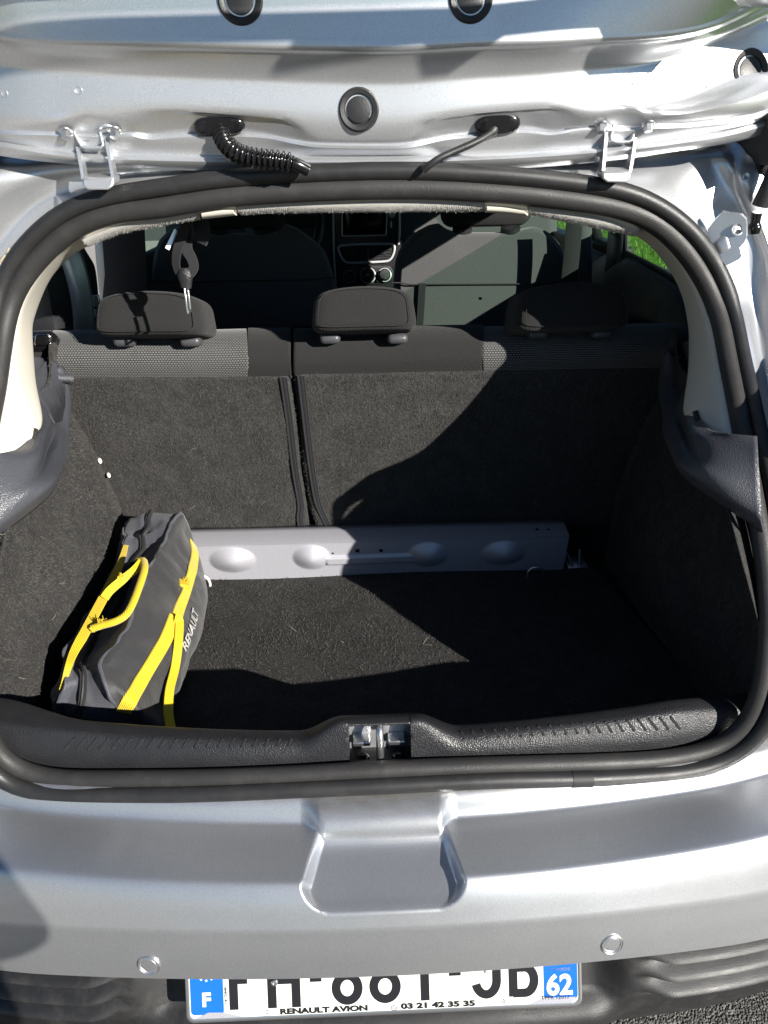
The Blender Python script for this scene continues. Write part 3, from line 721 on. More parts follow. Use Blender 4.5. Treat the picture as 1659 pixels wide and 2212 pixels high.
# ------------------------------------------------------------------ hinges
def hinge(x0, y0, sx, base, cup, armL, armR, fl, fr_, web, pin, bolts, small):
    Yb = .452
    a = lambda p, Y=Yb: aY(p[0], p[1], Y)
    root = MB()
    # cup on the roof edge
    (cx0, cy0), (cx1, cy1) = cup
    A, B, C_, D_ = a((cx0, cy0), .425), a((cx1, cy0), .425), a((cx1, cy1), .418), a((cx0, cy1), .418)
    root = MB()
    ring = [A, B, B*.35+C_*.65, C_*.82+D_*.18, C_*.18+D_*.82, A*.35+D_*.65]
    n = np.array([0, 1, .15]); n /= np.linalg.norm(n)
    V = [p for p in ring]+[p+n*.035 for p in ring]; k = len(ring)
    root.add(V, [tuple(range(k)), tuple(range(2*k-1, k-1, -1))]+[(i, (i+1) % k, k+(i+1) % k, k+i) for i in range(k)])
    h = car('tailgate_hinge', root, 'silver_inner', smooth=True, bevel=.003)
    # two arms: each a bent flat bar
    for arm in (armL, armR):
        mb = MB(); pts = [a(p, y) for p, y in zip(arm, np.linspace(.447, .432, len(arm)))]
        pts = resample(pts, 8)
        ex_ = np.array([1, 0, 0]); dp = np.array([0, 1, .1])
        G = np.array([[p-ex_*.0022, p+ex_*.0022, p+ex_*.0022+dp*.017, p-ex_*.0022+dp*.017] for p in pts])
        mb.grid(G, cvv=True); mb.add(G[0], [(0, 1, 2, 3)]); mb.add(G[-1], [(0, 1, 2, 3)])
        car('hinge_arm', mb, 'silver_inner', h, sharp=30)
    # U bracket under two bolted ears
    br = MB()
    pth = [a(p, y) for p, y in web]
    G = []
    for i, p in enumerate(pth): G.append([p, p+np.array([0, .024, .004])])
    car('hinge_bracket', br.grid(np.array(G)), 'silver_inner', h, solid=.0032, soff=0, sharp=80, bevel=.0008)
    for ear in (fl, fr_):
        c = (a(ear[0], .452)+a(ear[1], .452))/2; wv = a(ear[1], .452)-a(ear[0], .452)
        e = MB().lathe(c+np.array([0, .003, 0]), (0, -.25, -1), [(np.linalg.norm(wv)*.5, 0), (np.linalg.norm(wv)*.5, .0035), (np.linalg.norm(wv)*.42, .0042), (0, .0042)], 24, side=(1, 0, 0))
        car('hinge_ear', e, 'silver_inner', h)
    p, q = a(pin[0], .455), a(pin[1], .455)
    car('hinge_pin', MB().tube(resample([p, p*.45+q*.55, p*.44+q*.56, q], 12, False), [.0047]*6+[.0036]*6, 14), 'steel', h)
    for bx, by in bolts:
        c = a((bx, by), .438); ax = np.array([.0, -.42, -.9])
        mb = MB().lathe(c - ax*.004, ax, [(.0098, -.003), (.0098, -.0008), (.0085, .0004), (.0, .0004)], 24)
        mb.lathe(c - ax*.004, ax, [(.0066, .0), (.0066, .0078), (.0056, .0092), (0, .0094)], 6)
        car('hinge_bolt', mb, 'steel', h, sharp=30)
    c = a(small, .452); car('stud', MB().lathe(c, (0, -.6, -.8), [(.0055, -.002), (.0055, .001), (.0036, .0018), (.0032, .006), (0, .0064)], 16), 'steel', h)
    return h
h1 = hinge(0, 0, 1, 0, ((177, 384), (246, 411)), [(167, 317), (170, 335), (175, 362), (179, 388)], [(228, 297), (232, 320), (238, 352), (244, 388)],
      ((114, 279), (158, 277)), ((206, 275), (264, 277)), [((140, 278), .455), ((154, 275), .452), ((158, 286), .448), ((168, 305), .444), ((175, 317), .442), ((184, 320), .442), ((200, 320.5), .442), ((216, 320), .442), ((222, 314), .442), ((218, 298), .446), ((212, 280), .45), ((212, 275), .452), ((235, 274), .455)],
      ((176, 303), (216, 302)), ((141.6, 292), (247.5, 290)), (190, 270.5))
h1['label'] = 'left tailgate hinge of bent silver bars with two hexagon bolts'
h2 = hinge(0, 0, 1, 0, ((1301, 370), (1365, 395)), [(1310, 283), (1309, 305), (1306, 340), (1303, 373)], [(1373, 297), (1370, 320), (1366, 348), (1361, 373)],
      ((1275, 266), (1319, 263)), ((1378, 263), (1420, 265)), [((1296, 264), .455), ((1324, 260), .452), ((1327, 263), .450), ((1325, 276), .446), ((1321, 295), .443), ((1323, 305), .442), ((1333, 307), .442), ((1345, 307.5), .442), ((1358, 307), .442), ((1366, 303), .442), ((1371, 288), .446), ((1376, 272), .45), ((1380, 266), .452), ((1400, 264), .455)],
      ((1322, 290), (1364, 289)), ((1299, 278.5), (1399.5, 277)), (1350, 257))
h2['label'] = 'right tailgate hinge of bent silver bars with two hexagon bolts'

# ------------------------------------------------------------------ gas strut and its bracket
op = [(880,1150),(960,1040),(1050,950),(1075,962),(1130,972),(1200,975),(1260,990),(1300,1030),(1312,1080),(1310,1230),(1285,1290),(1235,1350),(1218,1385),(1228,1425),(1255,1445),(1235,1475),(1080,1545),(1030,1460),(1000,1400),(930,1280),(890,1210)]
op = [(1355.4+.19613*x, 271.1+.19613*y) for x, y in op]
def brk(x, y): return aG(x, y, .004 - .62*(x-1528)/1600*1.25)
front = [brk(x, y) for x, y in op]; k = len(front); dv = np.array([.004, .006, .002])
mb = MB(); cx = np.mean(front, 0)
hc = brk(1592.7, 496); hr = .0078
inner = []
for i in range(k):
    d = front[i]-hc; inner.append(hc + d/np.linalg.norm(d)*hr)
for a, b, o in ((front, inner, 0), (front, [p+dv for p in front], 1)):
    mb.grid(np.array([a, b]), cvv=True)
mb.grid(np.array([[p+dv*.2 for p in inner], [p+dv*3 for p in inner]]), cvv=True)
sbk = car('strut_bracket', mb, 'silver_inner', sharp=40)
hn = np.array([-.2, -.9, .3])
car('bracket_eye', MB().lathe(hc, hn, [(.0092, -.001), (.0092, .0012), (.0078, .0016), (.0064, .0004), (.0060, -.004)], 24), 'silver_inner', sbk)
pan = [brk(x, y)-np.array([.0, .0015, 0]) for x, y in [(1355.4+.19613*a, 271.1+.19613*b) for a, b in ((960,1290),(1060,1200),(1095,1215),(1130,1330),(1110,1370),(1030,1410),(1000,1380))]]
car('bracket_dimple', MB().cushion(resample(pan, 30, closed=True), (-.1, -.95, .3), .004, .002, .8), 'silver_inner', sbk)
st = [aG(1629, 503, -.006), aG(1633, 470, -.012), aG(1636, 458, -.015), aG(1660, 405, -.03), aG(1740, 220, -.08), aG(1900, -150, -.2)]
stp = resample(st, 60, False)
strut = car('gas_strut', MB().tube(stp[6:], .0125, 16), 'rubber')
car('strut_end', MB().tube(resample(st[:3], 16), np.interp(np.linspace(0, 1, 16), [0, .3, .5, 1], [.009, .0105, .0072, .0085]), 14), 'gloss_black', strut)

# ------------------------------------------------------------------ boot trims
def gv(o, *pts):
    if isinstance(o, (int, float)): o = [o]*len(pts)
    return np.array([aG(p[0], p[1], q) for p, q in zip(pts, o)])
# cream pillar trims
pa = gv(.022, (196,478),(150,505),(115,532),(82,567),(52,612),(28,668),(14,720),(2,790),(-8,860),(-22,950),(-34,992))
pb = gv(.034, (194,500),(165,515),(128,538),(98,572),(72,612),(50,655),(38,700),(30,770),(28,850),(22,930),(10,980))
pc_ = gv([.09,.11]+[.125]*8+[.115,.085,.065], (193,527),(172,538),(146,557),(118,585),(100,612),(85,645),(73,678),(66,708),(67,760),(72,830),(85,912),(70,942),(45,970))
pd_ = pc_ + np.array([-.02, .05, 0])
lt = loft('pillar_trim', [pa, pb, pc_, pd_], M['cream'], CAR, n=90, k=5, solid=.002)
lt['label'] = 'sunlit cream trim of the left rear pillar'
ra = gv(.022, (1375,470),(1418,488),(1445,515),(1480,556),(1510,606),(1532,655),(1545,705),(1558,782),(1572,857),(1590,958))
rb = gv(.034, (1374,480),(1406,498),(1438,528),(1470,570),(1496,620),(1515,662),(1527,705),(1540,782),(1550,857),(1562,948))
rc = gv([.10,.12]+[.135]*8+[.12,.085,.06], (1371,505),(1395,520),(1424,549),(1450,585),(1467,617),(1479,650),(1487,690),(1491,730),(1490,800),(1481,890),(1497,913),(1522,938),(1538,945))
rd = rc + np.array([.03, .05, 0])
rt = loft('pillar_trim', [ra, rb, rc, rd], M['cream'], CAR, n=70, k=5, solid=.002)
rt['label'] = 'shaded grey-looking trim of the right rear pillar'
# headlining roll along the top edge with two clip covers
def hstrip(name, top, bot, mt, o1=.030, o2=.050, par=None, roll=.006, **kw):
    a, b = gv(o1, *top), gv(o2, *bot); mid = (a+b)/2 + np.array([0, -roll, -.001]); c = b + np.array([0, .035, .012])
    return loft(name, [a, mid, b, c], M[mt], par or CAR, n=80, k=6, solid=.003, **kw)
hl = [hstrip('headlining', ((175,512),(250,482),(350,461),(436,446)), ((191,529),(250,504),(325,488),(432,470)), 'headlining'),
      hstrip('headlining', ((506,443),(600,436),(829,430),(960,431),(1047,434)), ((522,460),(600,456),(829,454),(960,453),(1049,452)), 'headlining'),
      hstrip('headlining', ((1134,444),(1229,456),(1304,472),(1378,490)), ((1150,460),(1229,476),(1279,487),(1371,506)), 'headlining')]
for (a, b) in ((((430,446),(470,441),(510,441)), ((438,466),(470,463),(512,458))), (((1045,433),(1090,436),(1138,443)), ((1048,452),(1090,454),(1141,459)))):
    cl = hstrip('headlining_clip', a, b, 'cream', .026, .046, roll=.004)
    hstrip('clip_cover', [(x+6*(1 if i == 0 else -1 if i == 2 else 0), y+12) for i, (x, y) in enumerate(a)], [(x, y+2) for x, y in b], 'cream', .026, .044, cl, roll=.006)
# lip under the seal at the top
lip = hstrip('roof_lip', ((175,500),(271,472),(350,455),(500,432),(829,420),(1080,425),(1280,447),(1378,478)), ((178,516),(271,478),(350,463),(500,443),(829,432),(1080,437),(1280,465),(1382,496)), 'cream', .020, .034, roll=.001)

# dark plastic side trims with parcel shelf ledge (left built, right mirrored)
A_ = np.array([aY(x, y, Y) for x, y, Y in ((64,770,.64),(70,830,.58),(82,905,.46),(66,943,.36),(44,970,.295),(0,981,.245),(-60,990,.22))])
B_ = np.array([aY(x, y, Y) for x, y, Y in ((92,775,.68),(79,842,.61),(98,885,.53),(105,911,.47),(96,940,.38),(72,985,.275),(-60,1015,.20))])
B2 = np.array([aY(x, y, Y) for x, y, Y in ((96,800,.70),(88,860,.65),(110,905,.57),(115,930,.51),(100,970,.41),(66,1030,.24),(-60,1060,.18))])
C_ = np.array([aY(x, y, Y) for x, y, Y in ((116,800,.705),(112,860,.655),(126,915,.57),(130,940,.50),(117,980,.385),(74,1050,.225),(-60,1115,.165))])
D_ = np.array([aY(x, y, Y) for x, y, Y in ((128,790,.71),(132,850,.67),(141,925,.575),(142,952,.51),(132,990,.40),(98,1052,.24),(-60,1160,.15))])
E_ = np.array([aY(x, y, Y) for x, y, Y in ((138,800,.718),(152,862,.69),(147,930,.58),(149,955,.52),(138,998,.41),(101,1058,.245),(-60,1178,.15))])
F_ = E_ + np.array([-.012, .01, -.02])
E2 = np.array([aY(x, y, Y) for x, y, Y in ((126,784,.715),(138,802,.718),(147,826,.71),(152,842,.705),(158,879,.70),(146,900,.66),(140,918,.60))])
side = loft('side_trim', [A_, B_, B2, C_, D_, E_, F_], M['plastic_grey'], CAR, n=80, k=4, solid=.002)
side['label'] = 'dark grey plastic shelf support on the left boot wall'
# upper plate carrying the shelf peg
U0 = np.array([aY(x, y, Y) for x, y, Y in ((66,782,.66),(70,830,.58),(84,862,.55),(104,890,.53),(118,915,.52))])
U1 = np.array([aY(x, y, Y) for x, y, Y in ((120,781,.715),(137,803,.718),(148,830,.712),(153,860,.702),(150,905,.66))])
loft('trim_plate', [U0, (U0+U1)/2+np.array([0, .004, 0]), U1, U1+np.array([-.01, .02, -.01])], M['plastic_grey'], side, n=30, k=3, solid=.002)
p0, p1 = aY(117, 817, .690), aY(160, 819, .700)
peg = MB().tube(np.array([p0, p0*.8+p1*.2, p1*.5+p0*.5, p1*.98+p0*.02, p1]), [.0145, .0095, .0088, .0084, .0076], 18)
car('shelf_peg', peg, 'plastic_grey', side)
sr = copy(side, CAR, MIR); sr['label'] = 'dark grey plastic shelf support on the right boot wall, mostly in shade'
for ch in list(side.children): copy(ch, sr, MIR)

# carpets: floor and both side walls
ZF = .530
def fl_edge(y): return .0
fr_ = []
for Y in np.linspace(.045, .80, 60):
    hw = np.interp(Y, [.045, .30, .42, .55, .80], [.56, .60, .58, .56, .53])
    fr_.append([(u*hw, Y, ZF + .003*math.sin(u*5+Y*9) + .020*max(0, .12-Y)*3) for u in np.linspace(-1, 1, 90)])
floor = car('boot_floor_carpet', MB().grid(np.array(fr_)), 'carpet')
K1 = np.array([aY(x, y, Y) for x, y, Y in ((120,740,.74),(140,850,.738),(154,890,.745),(182,935,.755),(216,1000,.765),(242,1055,.776),(264,1112,.788),(285,1200,.80),(300,1270,.80))])
K1b = K1 + np.array([-.006, -.02, 0])
K2 = np.array([(-.60, .62, 1.05), (-.60, .60, .97), (-.592, .58, .90), (-.575, .56, .82), (-.555, .54, .73), (-.552, .53, .65), (-.56, .53, .60), (-.575, .53, .555), (-.575, .53, .525)])
K3 = np.array([(-.60, .46, 1.05), (-.595, .43, .97), (-.592, .40, .90), (-.585, .35, .82), (-.575, .34, .73), (-.57, .33, .65), (-.575, .33, .60), (-.585, .33, .555), (-.592, .33, .525)])
K4 = np.array([(-.57, .40, 1.05), (-.575, .32, .97), (-.585, .25, .90), (-.59, .20, .82), (-.59, .16, .73), (-.585, .14, .65), (-.58, .14, .60), (-.58, .14, .555), (-.585, .14, .525)])
K5 = np.array([(-.515, .36, 1.05), (-.512, .205, .97), (-.520, .135, .90), (-.542, .10, .82), (-.56, .075, .73), (-.56, .065, .65), (-.55, .06, .60), (-.55, .06, .555), (-.56, .06, .525)])
wall = loft('side_carpet', [K1, K1b, K2, K3, K4, K5], M['carpet'], CAR, n=60, k=8, solid=.002)
wall['label'] = 'furry charcoal carpet on the left boot wall'
wr = copy(wall, CAR, MIR); wr['label'] = 'charcoal carpet on the right boot wall, in deep shade'
for x, y, r in ((216, 996, .0042), (235, 1027, .0038)):
    p = aY(x, y, .755); car('carpet_clip', MB().lathe(p, (.5, -.8, .2), [(r*1.1, -.004), (r, .001), (r*.7, .003), (0, .0035)], 12, ell=1.5), 'white_clip', wall)

# ------------------------------------------------------------------ sill trim with ribs, latch hump and striker
XL = [-.555,-.52,-.47,-.40,-.30,-.20,-.135,-.105]
XH = .004
def sill(x, v):                                  # profile from the seal side over the ridge to the inner edge
    xa = abs(x-XH)
    hump = 1 - smooth01((xa-.050)/.066)
    e = smooth01((-x-.42)/.14); dr = .014*smooth01((x-.42)/.14)
    pr = [(.030, .652-.06*x*x), (.033+.006*hump, .672+.024*hump-.03*x*x-dr*.5), (.044+.002*hump, .684+.031*hump+.03*x*x-dr), (.058+.002*hump, .6845+.0305*hump+.05*x*x-dr),
          (.072+.002*hump+.025*e, .681+.026*hump+.06*x*x-dr), (.077+.002*hump+.025*e, .674+.026*hump+.06*x*x-dr), (.080+.025*e, .56)]
    return [(x, p[0]+.15*x*x, p[1]) for p in pr]
def sill_strip(x0, x1, n):
    G = np.array([sill(x, 0) for x in np.linspace(x0, x1, n)])
    return np.stack([catmull(g, 6) for g in G])
HW = .0435
st_ = MB(); st_.grid(sill_strip(-.575, XH-HW, 120)); st_.grid(sill_strip(XH+HW, .575, 120))
hp = []
for x in np.linspace(XH-HW, XH+HW, 24):
    q = [np.array(k) for k in sill(x, 0)]; hp.append(catmull(np.array([q[2]+np.array([0, .004, -.006]), q[2]+np.array([0, -.0005, -.003]), q[2]+np.array([0, .001, 0]), q[3], q[4], q[5], q[6]]), 4))
st_.grid(np.array(hp))
for s_ in (-1, 1):
    q = [np.array(k) for k in sill(XH+s_*HW, 0)]
    st_.add([q[0], q[1], q[2], q[3], q[4]+np.array([0, 0, -.004]), q[4]+np.array([0, 0, -.06]), q[0]+np.array([0, 0, -.02])], [(0, 1, 2, 3, 4, 5, 6)])
sillo = car('sill_trim', st_, 'plastic', sharp=50)
mb = MB(); mb.box((XH, .073, .668), (HW, 0, 0), (0, .0015, 0), (0, 0, .036)); car('latch_recess', mb, 'silver_inner', sillo)
mb = MB(); mb.box((XH, .050, .645), (HW, 0, 0), (0, .026, 0), (0, 0, .003)); car('latch_floor', mb, 'plastic_black', sillo)
for x in (-.026, .024):
    mb = MB(); mb.box((XH+x, .062, .672), (.0125, 0, 0), (0, .010, 0), (0, 0, .004)); car('latch_bracket', mb, 'steel', sillo, bevel=.002)
for x in (-.025, .026): car('latch_bolt', MB().lathe((XH+x, .044, .652), (0, -.3, 1), [(.010, -.004), (.010, .002), (.0065, .004), (.0042, .004), (.004, .001), (0, .001)], 24), 'gloss_black', sillo)
U = resample(np.array([(XH, .036, .646), (XH, .0355, .684), (XH, .0385, .700), (XH, .048, .7075), (XH, .060, .703), (XH, .066, .688)]), 24)
car('latch_striker', MB().tube(U, .0054, 14), 'steel', sillo)
for x in (-.030, .030):
    mb = MB(); mb.box((XH+x, .034, .651), (.014, 0, 0), (0, .003, 0), (0, 0, .008)); car('latch_lip', mb, 'plastic_black', sillo, bevel=.002)
# grip ribs, each a small rounded bar
sb = bvh(sillo); rib0 = None
def rib_at(xa, ya, xb, yb):
    global rib0
    p, n = hit(sb, xa, ya); q, n2 = hit(sb, xb, yb)
    if p is None or q is None: return
    if rib0 is None:
        P = np.array([(0, 0, 0), (0, 0, .12), (0, 0, .5), (0, 0, .88), (0, 0, 1.0)])
        rib0 = car('grip_rib', MB().tube(np.array([(0, -.5, 0), (0, -.46, 0), (0, 0, 0), (0, .46, 0), (0, .5, 0)]), [.05, .115, .13, .115, .05], 8), 'plastic', sillo); o = rib0
    else: o = copy(rib0, sillo)
    d = q-p; L = np.linalg.norm(d); y = Vector(d/L); z = Vector((n+n2)/2).normalized(); x = y.cross(z).normalized(); z = x.cross(y)
    o.matrix_basis = Matrix.Translation(Vector((p+q)/2)-z*.0006) @ Matrix((x*.021, y*L, z*.024)).transposed().to_4x4()
for i in range(20):
    xa = 140+25.4*i; rib_at(xa, 1621-8*i/19, xa+22-15*i/19, 1594+2*i/19)
for i in range(20):
    xa = 1004+24.5*i; rib_at(xa, 1598-23*i/19, xa-8-14*i/19, 1580-32*i/19)

# ------------------------------------------------------------------ silver cross member behind the boot floor
bl, br_ = aZ(410, 1152, .635), aZ(1225.6, 1133, .635); fl_, frr = aZ(415, 1178, .628), aZ(1232, 1156.5, .628); gl_, gr_ = aZ(437, 1254, .528), aZ(1219, 1229, .528)
xl, xr = -.50, .456
def ln(a, b, x): t = (x-a[0])/(b[0]-a[0]); return a+(b-a)*t
G = []
dom = [(502,1211,.054,.036),(673,1205,.044,.035),(924.5,1199,.048,.036),(1087,1196,.052,.036)]
def dome_uv(x, y): p = aY(x, y, .75); return p
domes = [(dome_uv(x, y), a, b) for x, y, a, b in dom]
ch0, ch1 = dome_uv(704, 1213), dome_uv(896, 1206)
for x in np.linspace(xl, xr, 300):
    b, f, g = ln(bl, br_, x), ln(fl_, frr, x), ln(gl_, gr_, x)
    row = [b+np.array([0, .03, 0]), b]+[b+(f-b)*t for t in (.5, .9)]
    row += [f+np.array([0, -.0012, -.001])]
    for t in np.linspace(.04, 1, 40):
        p = f+(g-f)*t; d = 0
        for c, a, bb_ in domes:
            e = ((x-c[0])/a)**2+((p[2]-c[2])/bb_)**2
            if e < 1: d = max(d, .019*(1-e**.8)**1.1)
        if ch0[0] < x < ch1[0]:
            zc = ch0[2]+(ch1[2]-ch0[2])*(x-ch0[0])/(ch1[0]-ch0[0]); e = abs(p[2]-zc)/.014
            d = max(d, .007*(1-smooth01((e-.55)/.45)) if e < 1 else 0)
        row.append(p+np.array([0, -d, 0]))
    row.append(g+np.array([0, .0, -.02])); G.append(row)
beam = car('cross_member', MB().grid(np.array(G)), 'beam', sharp=70, solid=.002)
bmv = bvh(beam)
def hole(x, y, w, sq=False):
    p, n = hit(bmv, x, y)
    if p is None: return
    pr_ = [(w, .0006), (w*.97, .0009), (0, .0009)]
    s = 4 if sq else 16
    u = np.array([1, 0, 1.0]) if sq else None
    car('punched_hole', MB().lathe(p, n, pr_, s, side=u), 'dark', beam, smooth=False)
for x, y, w, s in ((772, 1189.5, .0070, True), (823, 1189, .0060, True), (719, 1195, .0025, False), (1160, 1144, .0040, False), (1184.6, 1144, .0036, False)): hole(x, y, w, s)
p = aZ(1228, 1226, .532); q = aZ(1270, 1224, .532)
mb = MB(); mb.add([p, q, q+np.array([0, .05, .004]), p+np.array([0, .05, .004])], [(0, 1, 2, 3)])
car('seat_catch', mb, 'beam', beam, solid=.003)
for a, b in (((1222,1190),(1237,1224)), ((1252,1186),(1252,1222))): car('catch_rod', MB().tube(np.array([aY(*a, .775), aY(*b, .765)]), .0028, 8), 'steel', beam)
# lashing eyes in the floor
for pts in (((1139,1247),(1141,1236),(1148,1228),(1158,1226),(1168,1228),(1174,1236),(1175,1247)), ((432,1246),(440,1245),(448,1249),(453,1258),(454,1266))):
    P = [aY(x, y, .73) for x, y in pts]; car('lashing_eye', MB().tube(resample(P, 20), .0030, 10), 'steel' if pts[0][0] > 600 else 'white_clip')
# ------------------------------------------------------------------ rear seat: two carpeted backrests
def seatback(px0, px1, ytop0, ytop1, ybot, name, lab):
    tl, tr = px0[0], px1[0]
    n = 40; L = resample(np.array([aS(x, y) for x, y in px0]), n); Rr = resample(np.array([aS(x, y) for x, y in px1]), n)
    rows = []
    w = Rr-L
    us = np.r_[-.012, -.008, -.002, np.linspace(.01, .99, 50), 1.002, 1.008, 1.012]
    for u in us:
        d = .030*max(0, (-u)/.012)**1.5 if u < 0 else (.030*max(0, (u-1)/.012)**1.5 if u > 1 else 0)
        rows.append([L[j]+w[j]*u*1.0 + np.array([0, d + .0035*math.sin(u*9+j*.2)*math.sin(j*.11), 0]) for j in range(n)])
    o = car(name, MB().grid(np.array(rows)), 'carpet', solid=.02, soff=-1, sharp=80); o['label'] = lab; return o
Lb = seatback([(110,814),(130,900),(160,1000),(200,1100),(220,1175)], [(622,812),(634,900),(647,1010),(660,1100),(664,1146)], 0, 0, 0, 'rear_backrest', 'narrow left rear backrest with charcoal carpet on its back')
Rb = seatback([(640,808),(650,900),(660,1000),(672,1090),(690,1146)], [(1500,792),(1490,900),(1470,1000),(1440,1080),(1425,1138)], 0, 0, 0, 'rear_backrest', 'wide right rear backrest, half of its carpeted back in shade')
def zipper(pts, par):
    P = resample([aS(x, y, -.0025) for x, y in pts], 40)
    car('zip_tape', MB().ribbon(P, (0, -1, .2), .014, .0015), 'webbing', par)
    for o in (-.0065, .0065): car('zip_piping', MB().tube(P+np.array([o, -.001, 0]), .0016, 6), 'webbing', par)
    car('zip_teeth', MB().ribbon(P+np.array([0, -.0012, 0]), (0, -1, .2), .0035, .001), 'soft_black', par)
zipper([(612,815),(624,900),(637,1010),(650,1090),(648,1118),(652,1145)], Lb)
zipper([(650,812),(660,900),(672,1000),(684,1075),(692,1100),(712,1142)], Rb)
# cloth bands over the top of each backrest
def band(px, yb, mt, par, name, x0r=None):
    def row(off, dz_px, roll): return None
    c = []
    for k, (yoff, Yo) in enumerate(((0, .000), (-26, -.012), (-55, -.006), (-78, .016), (-96, .052), (-103, .10), (-103, .16))):
        pts = []
        for x, y in px:
            p0 = aS(x, y); p = aY(x, y+yoff*yb, p0[1]+Yo); pts.append(p)
        c.append(np.array(pts))
    c = [c[0]+np.array([0, .012, -.006])]+c
    return loft(name, c, M[mt], par, n=70, k=5, solid=.004)
b1 = band([(112,817),(200,816),(330,815),(450,815),(537,813)], 1.0, 'mesh_cloth', Lb, 'cloth_panel')
b2 = band([(535,813.5),(570,813),(600,813),(622,812),(628,815)], 1.02, 'fabric', Lb, 'cloth_panel')
b3 = band([(634,810),(640,809),(800,806),(920,803),(1043,801)], .97, 'fabric', Rb, 'cloth_panel')
b4 = band([(1041,801),(1150,799),(1250,797),(1380,795),(1500,792)], .93, 'mesh_cloth', Rb, 'cloth_panel')
# left release handle
b0 = band([(58,820),(80,818),(113,817)], 1.0, 'fabric', Lb, 'cloth_panel')
p = aY(98, 742, .755)
hnd = rbox('release_handle', p+np.array([-.012, 0, 0]), (.078, .05, .040), Matrix.Rotation(R(-35), 4, 'X'), M['gloss_black'], Lb, .014)
car('handle_button', MB().cushion([aY(x, y, .728) for x, y in ((78,722),(104,722),(110,727),(107,742),(100,748),(78,748),(74,743),(75,727))], (0, -.8, .55), .004, .001, .85), 'chrome', hnd)
car('handle_face', MB().cushion([aY(x, y, .7255) for x, y in ((80,724.5),(103,724.5),(107,728),(104.5,741),(99,746),(79,746),(77,742),(78,728))], (0, -.8, .55), .003, .001, .9), 'gloss_black', hnd)
# headrests
def headrest(c, w, h, d, tilt, yaw, lab, colx, cy):
    Mx = Matrix.Rotation(R(yaw), 4, 'Z') @ Matrix.Rotation(R(tilt), 4, 'X')
    def tap(co):
        k = 1 - .10*(co.z/h+.5); return (co.x*k*(1-.10*(co.y/d+.5)*0), co.y*(1+.1*(.5-co.z/h)), co.z + .012*(1-(2*co.x/w)**2)*(1 if co.z > 0 else .2))
    bm = bmesh.new(); bmesh.ops.create_cube(bm, size=1); bmesh.ops.subdivide_edges(bm, edges=bm.edges[:], cuts=5, use_grid_fill=True)
    for v in bm.verts:
        q = v.co.copy(); L4 = (abs(2*q.x)**9+abs(2*q.y)**7+abs(2*q.z)**7)**(1/7.6)
        if L4 > 1e-6:
            mx = max(abs(2*q.x), abs(2*q.y), abs(2*q.z)); q = q*(mx/max(L4, mx*.9))
        v.co = Vector(tap(Vector((q.x*w, q.y*d, q.z*h))))
    bm.transform(Matrix.Translation(Vector(c)) @ Mx)
    o = build('headrest', bm, M['fabric'], CAR, sub=2, sharp=180); o['label'] = lab
    # piped seam round the rear face
    sm = []
    for a in np.linspace(0, 2*math.pi, 60, endpoint=False):
        ca, sa = math.cos(a), math.sin(a)
        q = Vector(tap(Vector((w*.43*math.copysign(abs(ca)**.35, ca), -d*.495, h*.40*math.copysign(abs(sa)**.35, sa)))))
        sm.append(np.array(Matrix.Translation(Vector(c)) @ Mx @ q))
    car('seam', MB().tube(np.array(sm), .0008, 6, closed=True), 'webbing', o)
    for x in colx:
        p = aY(x, cy+1, c[1]-.020)
        rbox('post_collar', p+np.array([0, .012, -.001]), (.041, .040, .021), Matrix.Rotation(R(-12), 4, 'X'), M['collar'], o, .0095, 3)
    return o
headrest(aY(340, 690, .742), .222, .076, .125, -17, -4, 'left rear headrest with a buckle shadow across it', (267, 411), 738)
headrest(aY(786, 680, .742), .210, .076, .125, -17, 0, 'middle rear headrest in full sun', (713, 859), 732)
headrest(aY(1220, 675, .742), .236, .082, .125, -17, 4, 'right rear headrest in shade', (1164, 1302), 722)

# ------------------------------------------------------------------ cabin beyond the rear seat
def front_seat(pts, Y, lab, hr, zip_x):
    ring = resample([aY(x, y, Y) for x, y in pts], 60, closed=True)
    o = car('front_seat', MB().cushion(ring, (0, -1, .12), .13, .010, .93), 'fabric_front'); o['label'] = lab
    (hx0, hy0, hx1, hy1) = hr
    c = (aY(hx0, hy0, Y+.05)+aY(hx1, hy1, Y+.05))/2; wv = np.linalg.norm(aY(hx1, hy1, Y)-aY(hx0, hy1, Y)); hv = abs(aY(hx0, hy0, Y)[2]-aY(hx0, hy1, Y)[2])
    h = rbox('front_headrest', c, (wv, .10, hv), Matrix.Rotation(R(-8), 4, 'X'), M['fabric'], o, .035)
    for f in (.25, .78):
        p = aY(hx0+(hx1-hx0)*f, hy1+3, Y+.02)
        car('front_collar', MB().lathe(p, (0, -.3, 1), [(.022, -.01), (.022, .004), (.012, .008), (0, .008)], 20, ell=1.3, side=(1, 0, 0)), 'plastic', o)
    return o
FS1 = front_seat([(324,700),(322,610),(325,560),(334,525),(352,503),(382,487),(420,494),(440,502),(520,503),(598,500),(618,482),(652,501),(690,532),(708,566),(720,615),(726,700)], 1.52, 'charcoal left front seat back in shade', (432,405,604,492), None)
FS2 = front_seat([(848,760),(852,640),(858,560),(872,530),(890,508),(915,492),(945,480),(966,493),(980,500),(1060,501),(1122,500),(1140,490),(1165,490),(1185,497),(1208,518),(1225,545),(1227,580),(1222,605),(1208,618),(1204,760)], 1.50, 'charcoal right front seat back striped by sunlight', (950,405,1146,490), None)
for x0, y0, x1, y1, Y in ((846, 611, 1222, 609, 1.484), (325, 606, 722, 600, 1.504)):
    P = resample([aY(x0+(x1-x0)*t, y0+(y1-y0)*t+(4 if .1 < t < .9 else 0), Y) for t in np.linspace(0, 1, 20)], 30)
    car('seat_seam', MB().tube(P, .0022, 6), 'soft_black', FS2 if x0 > 800 else FS1)
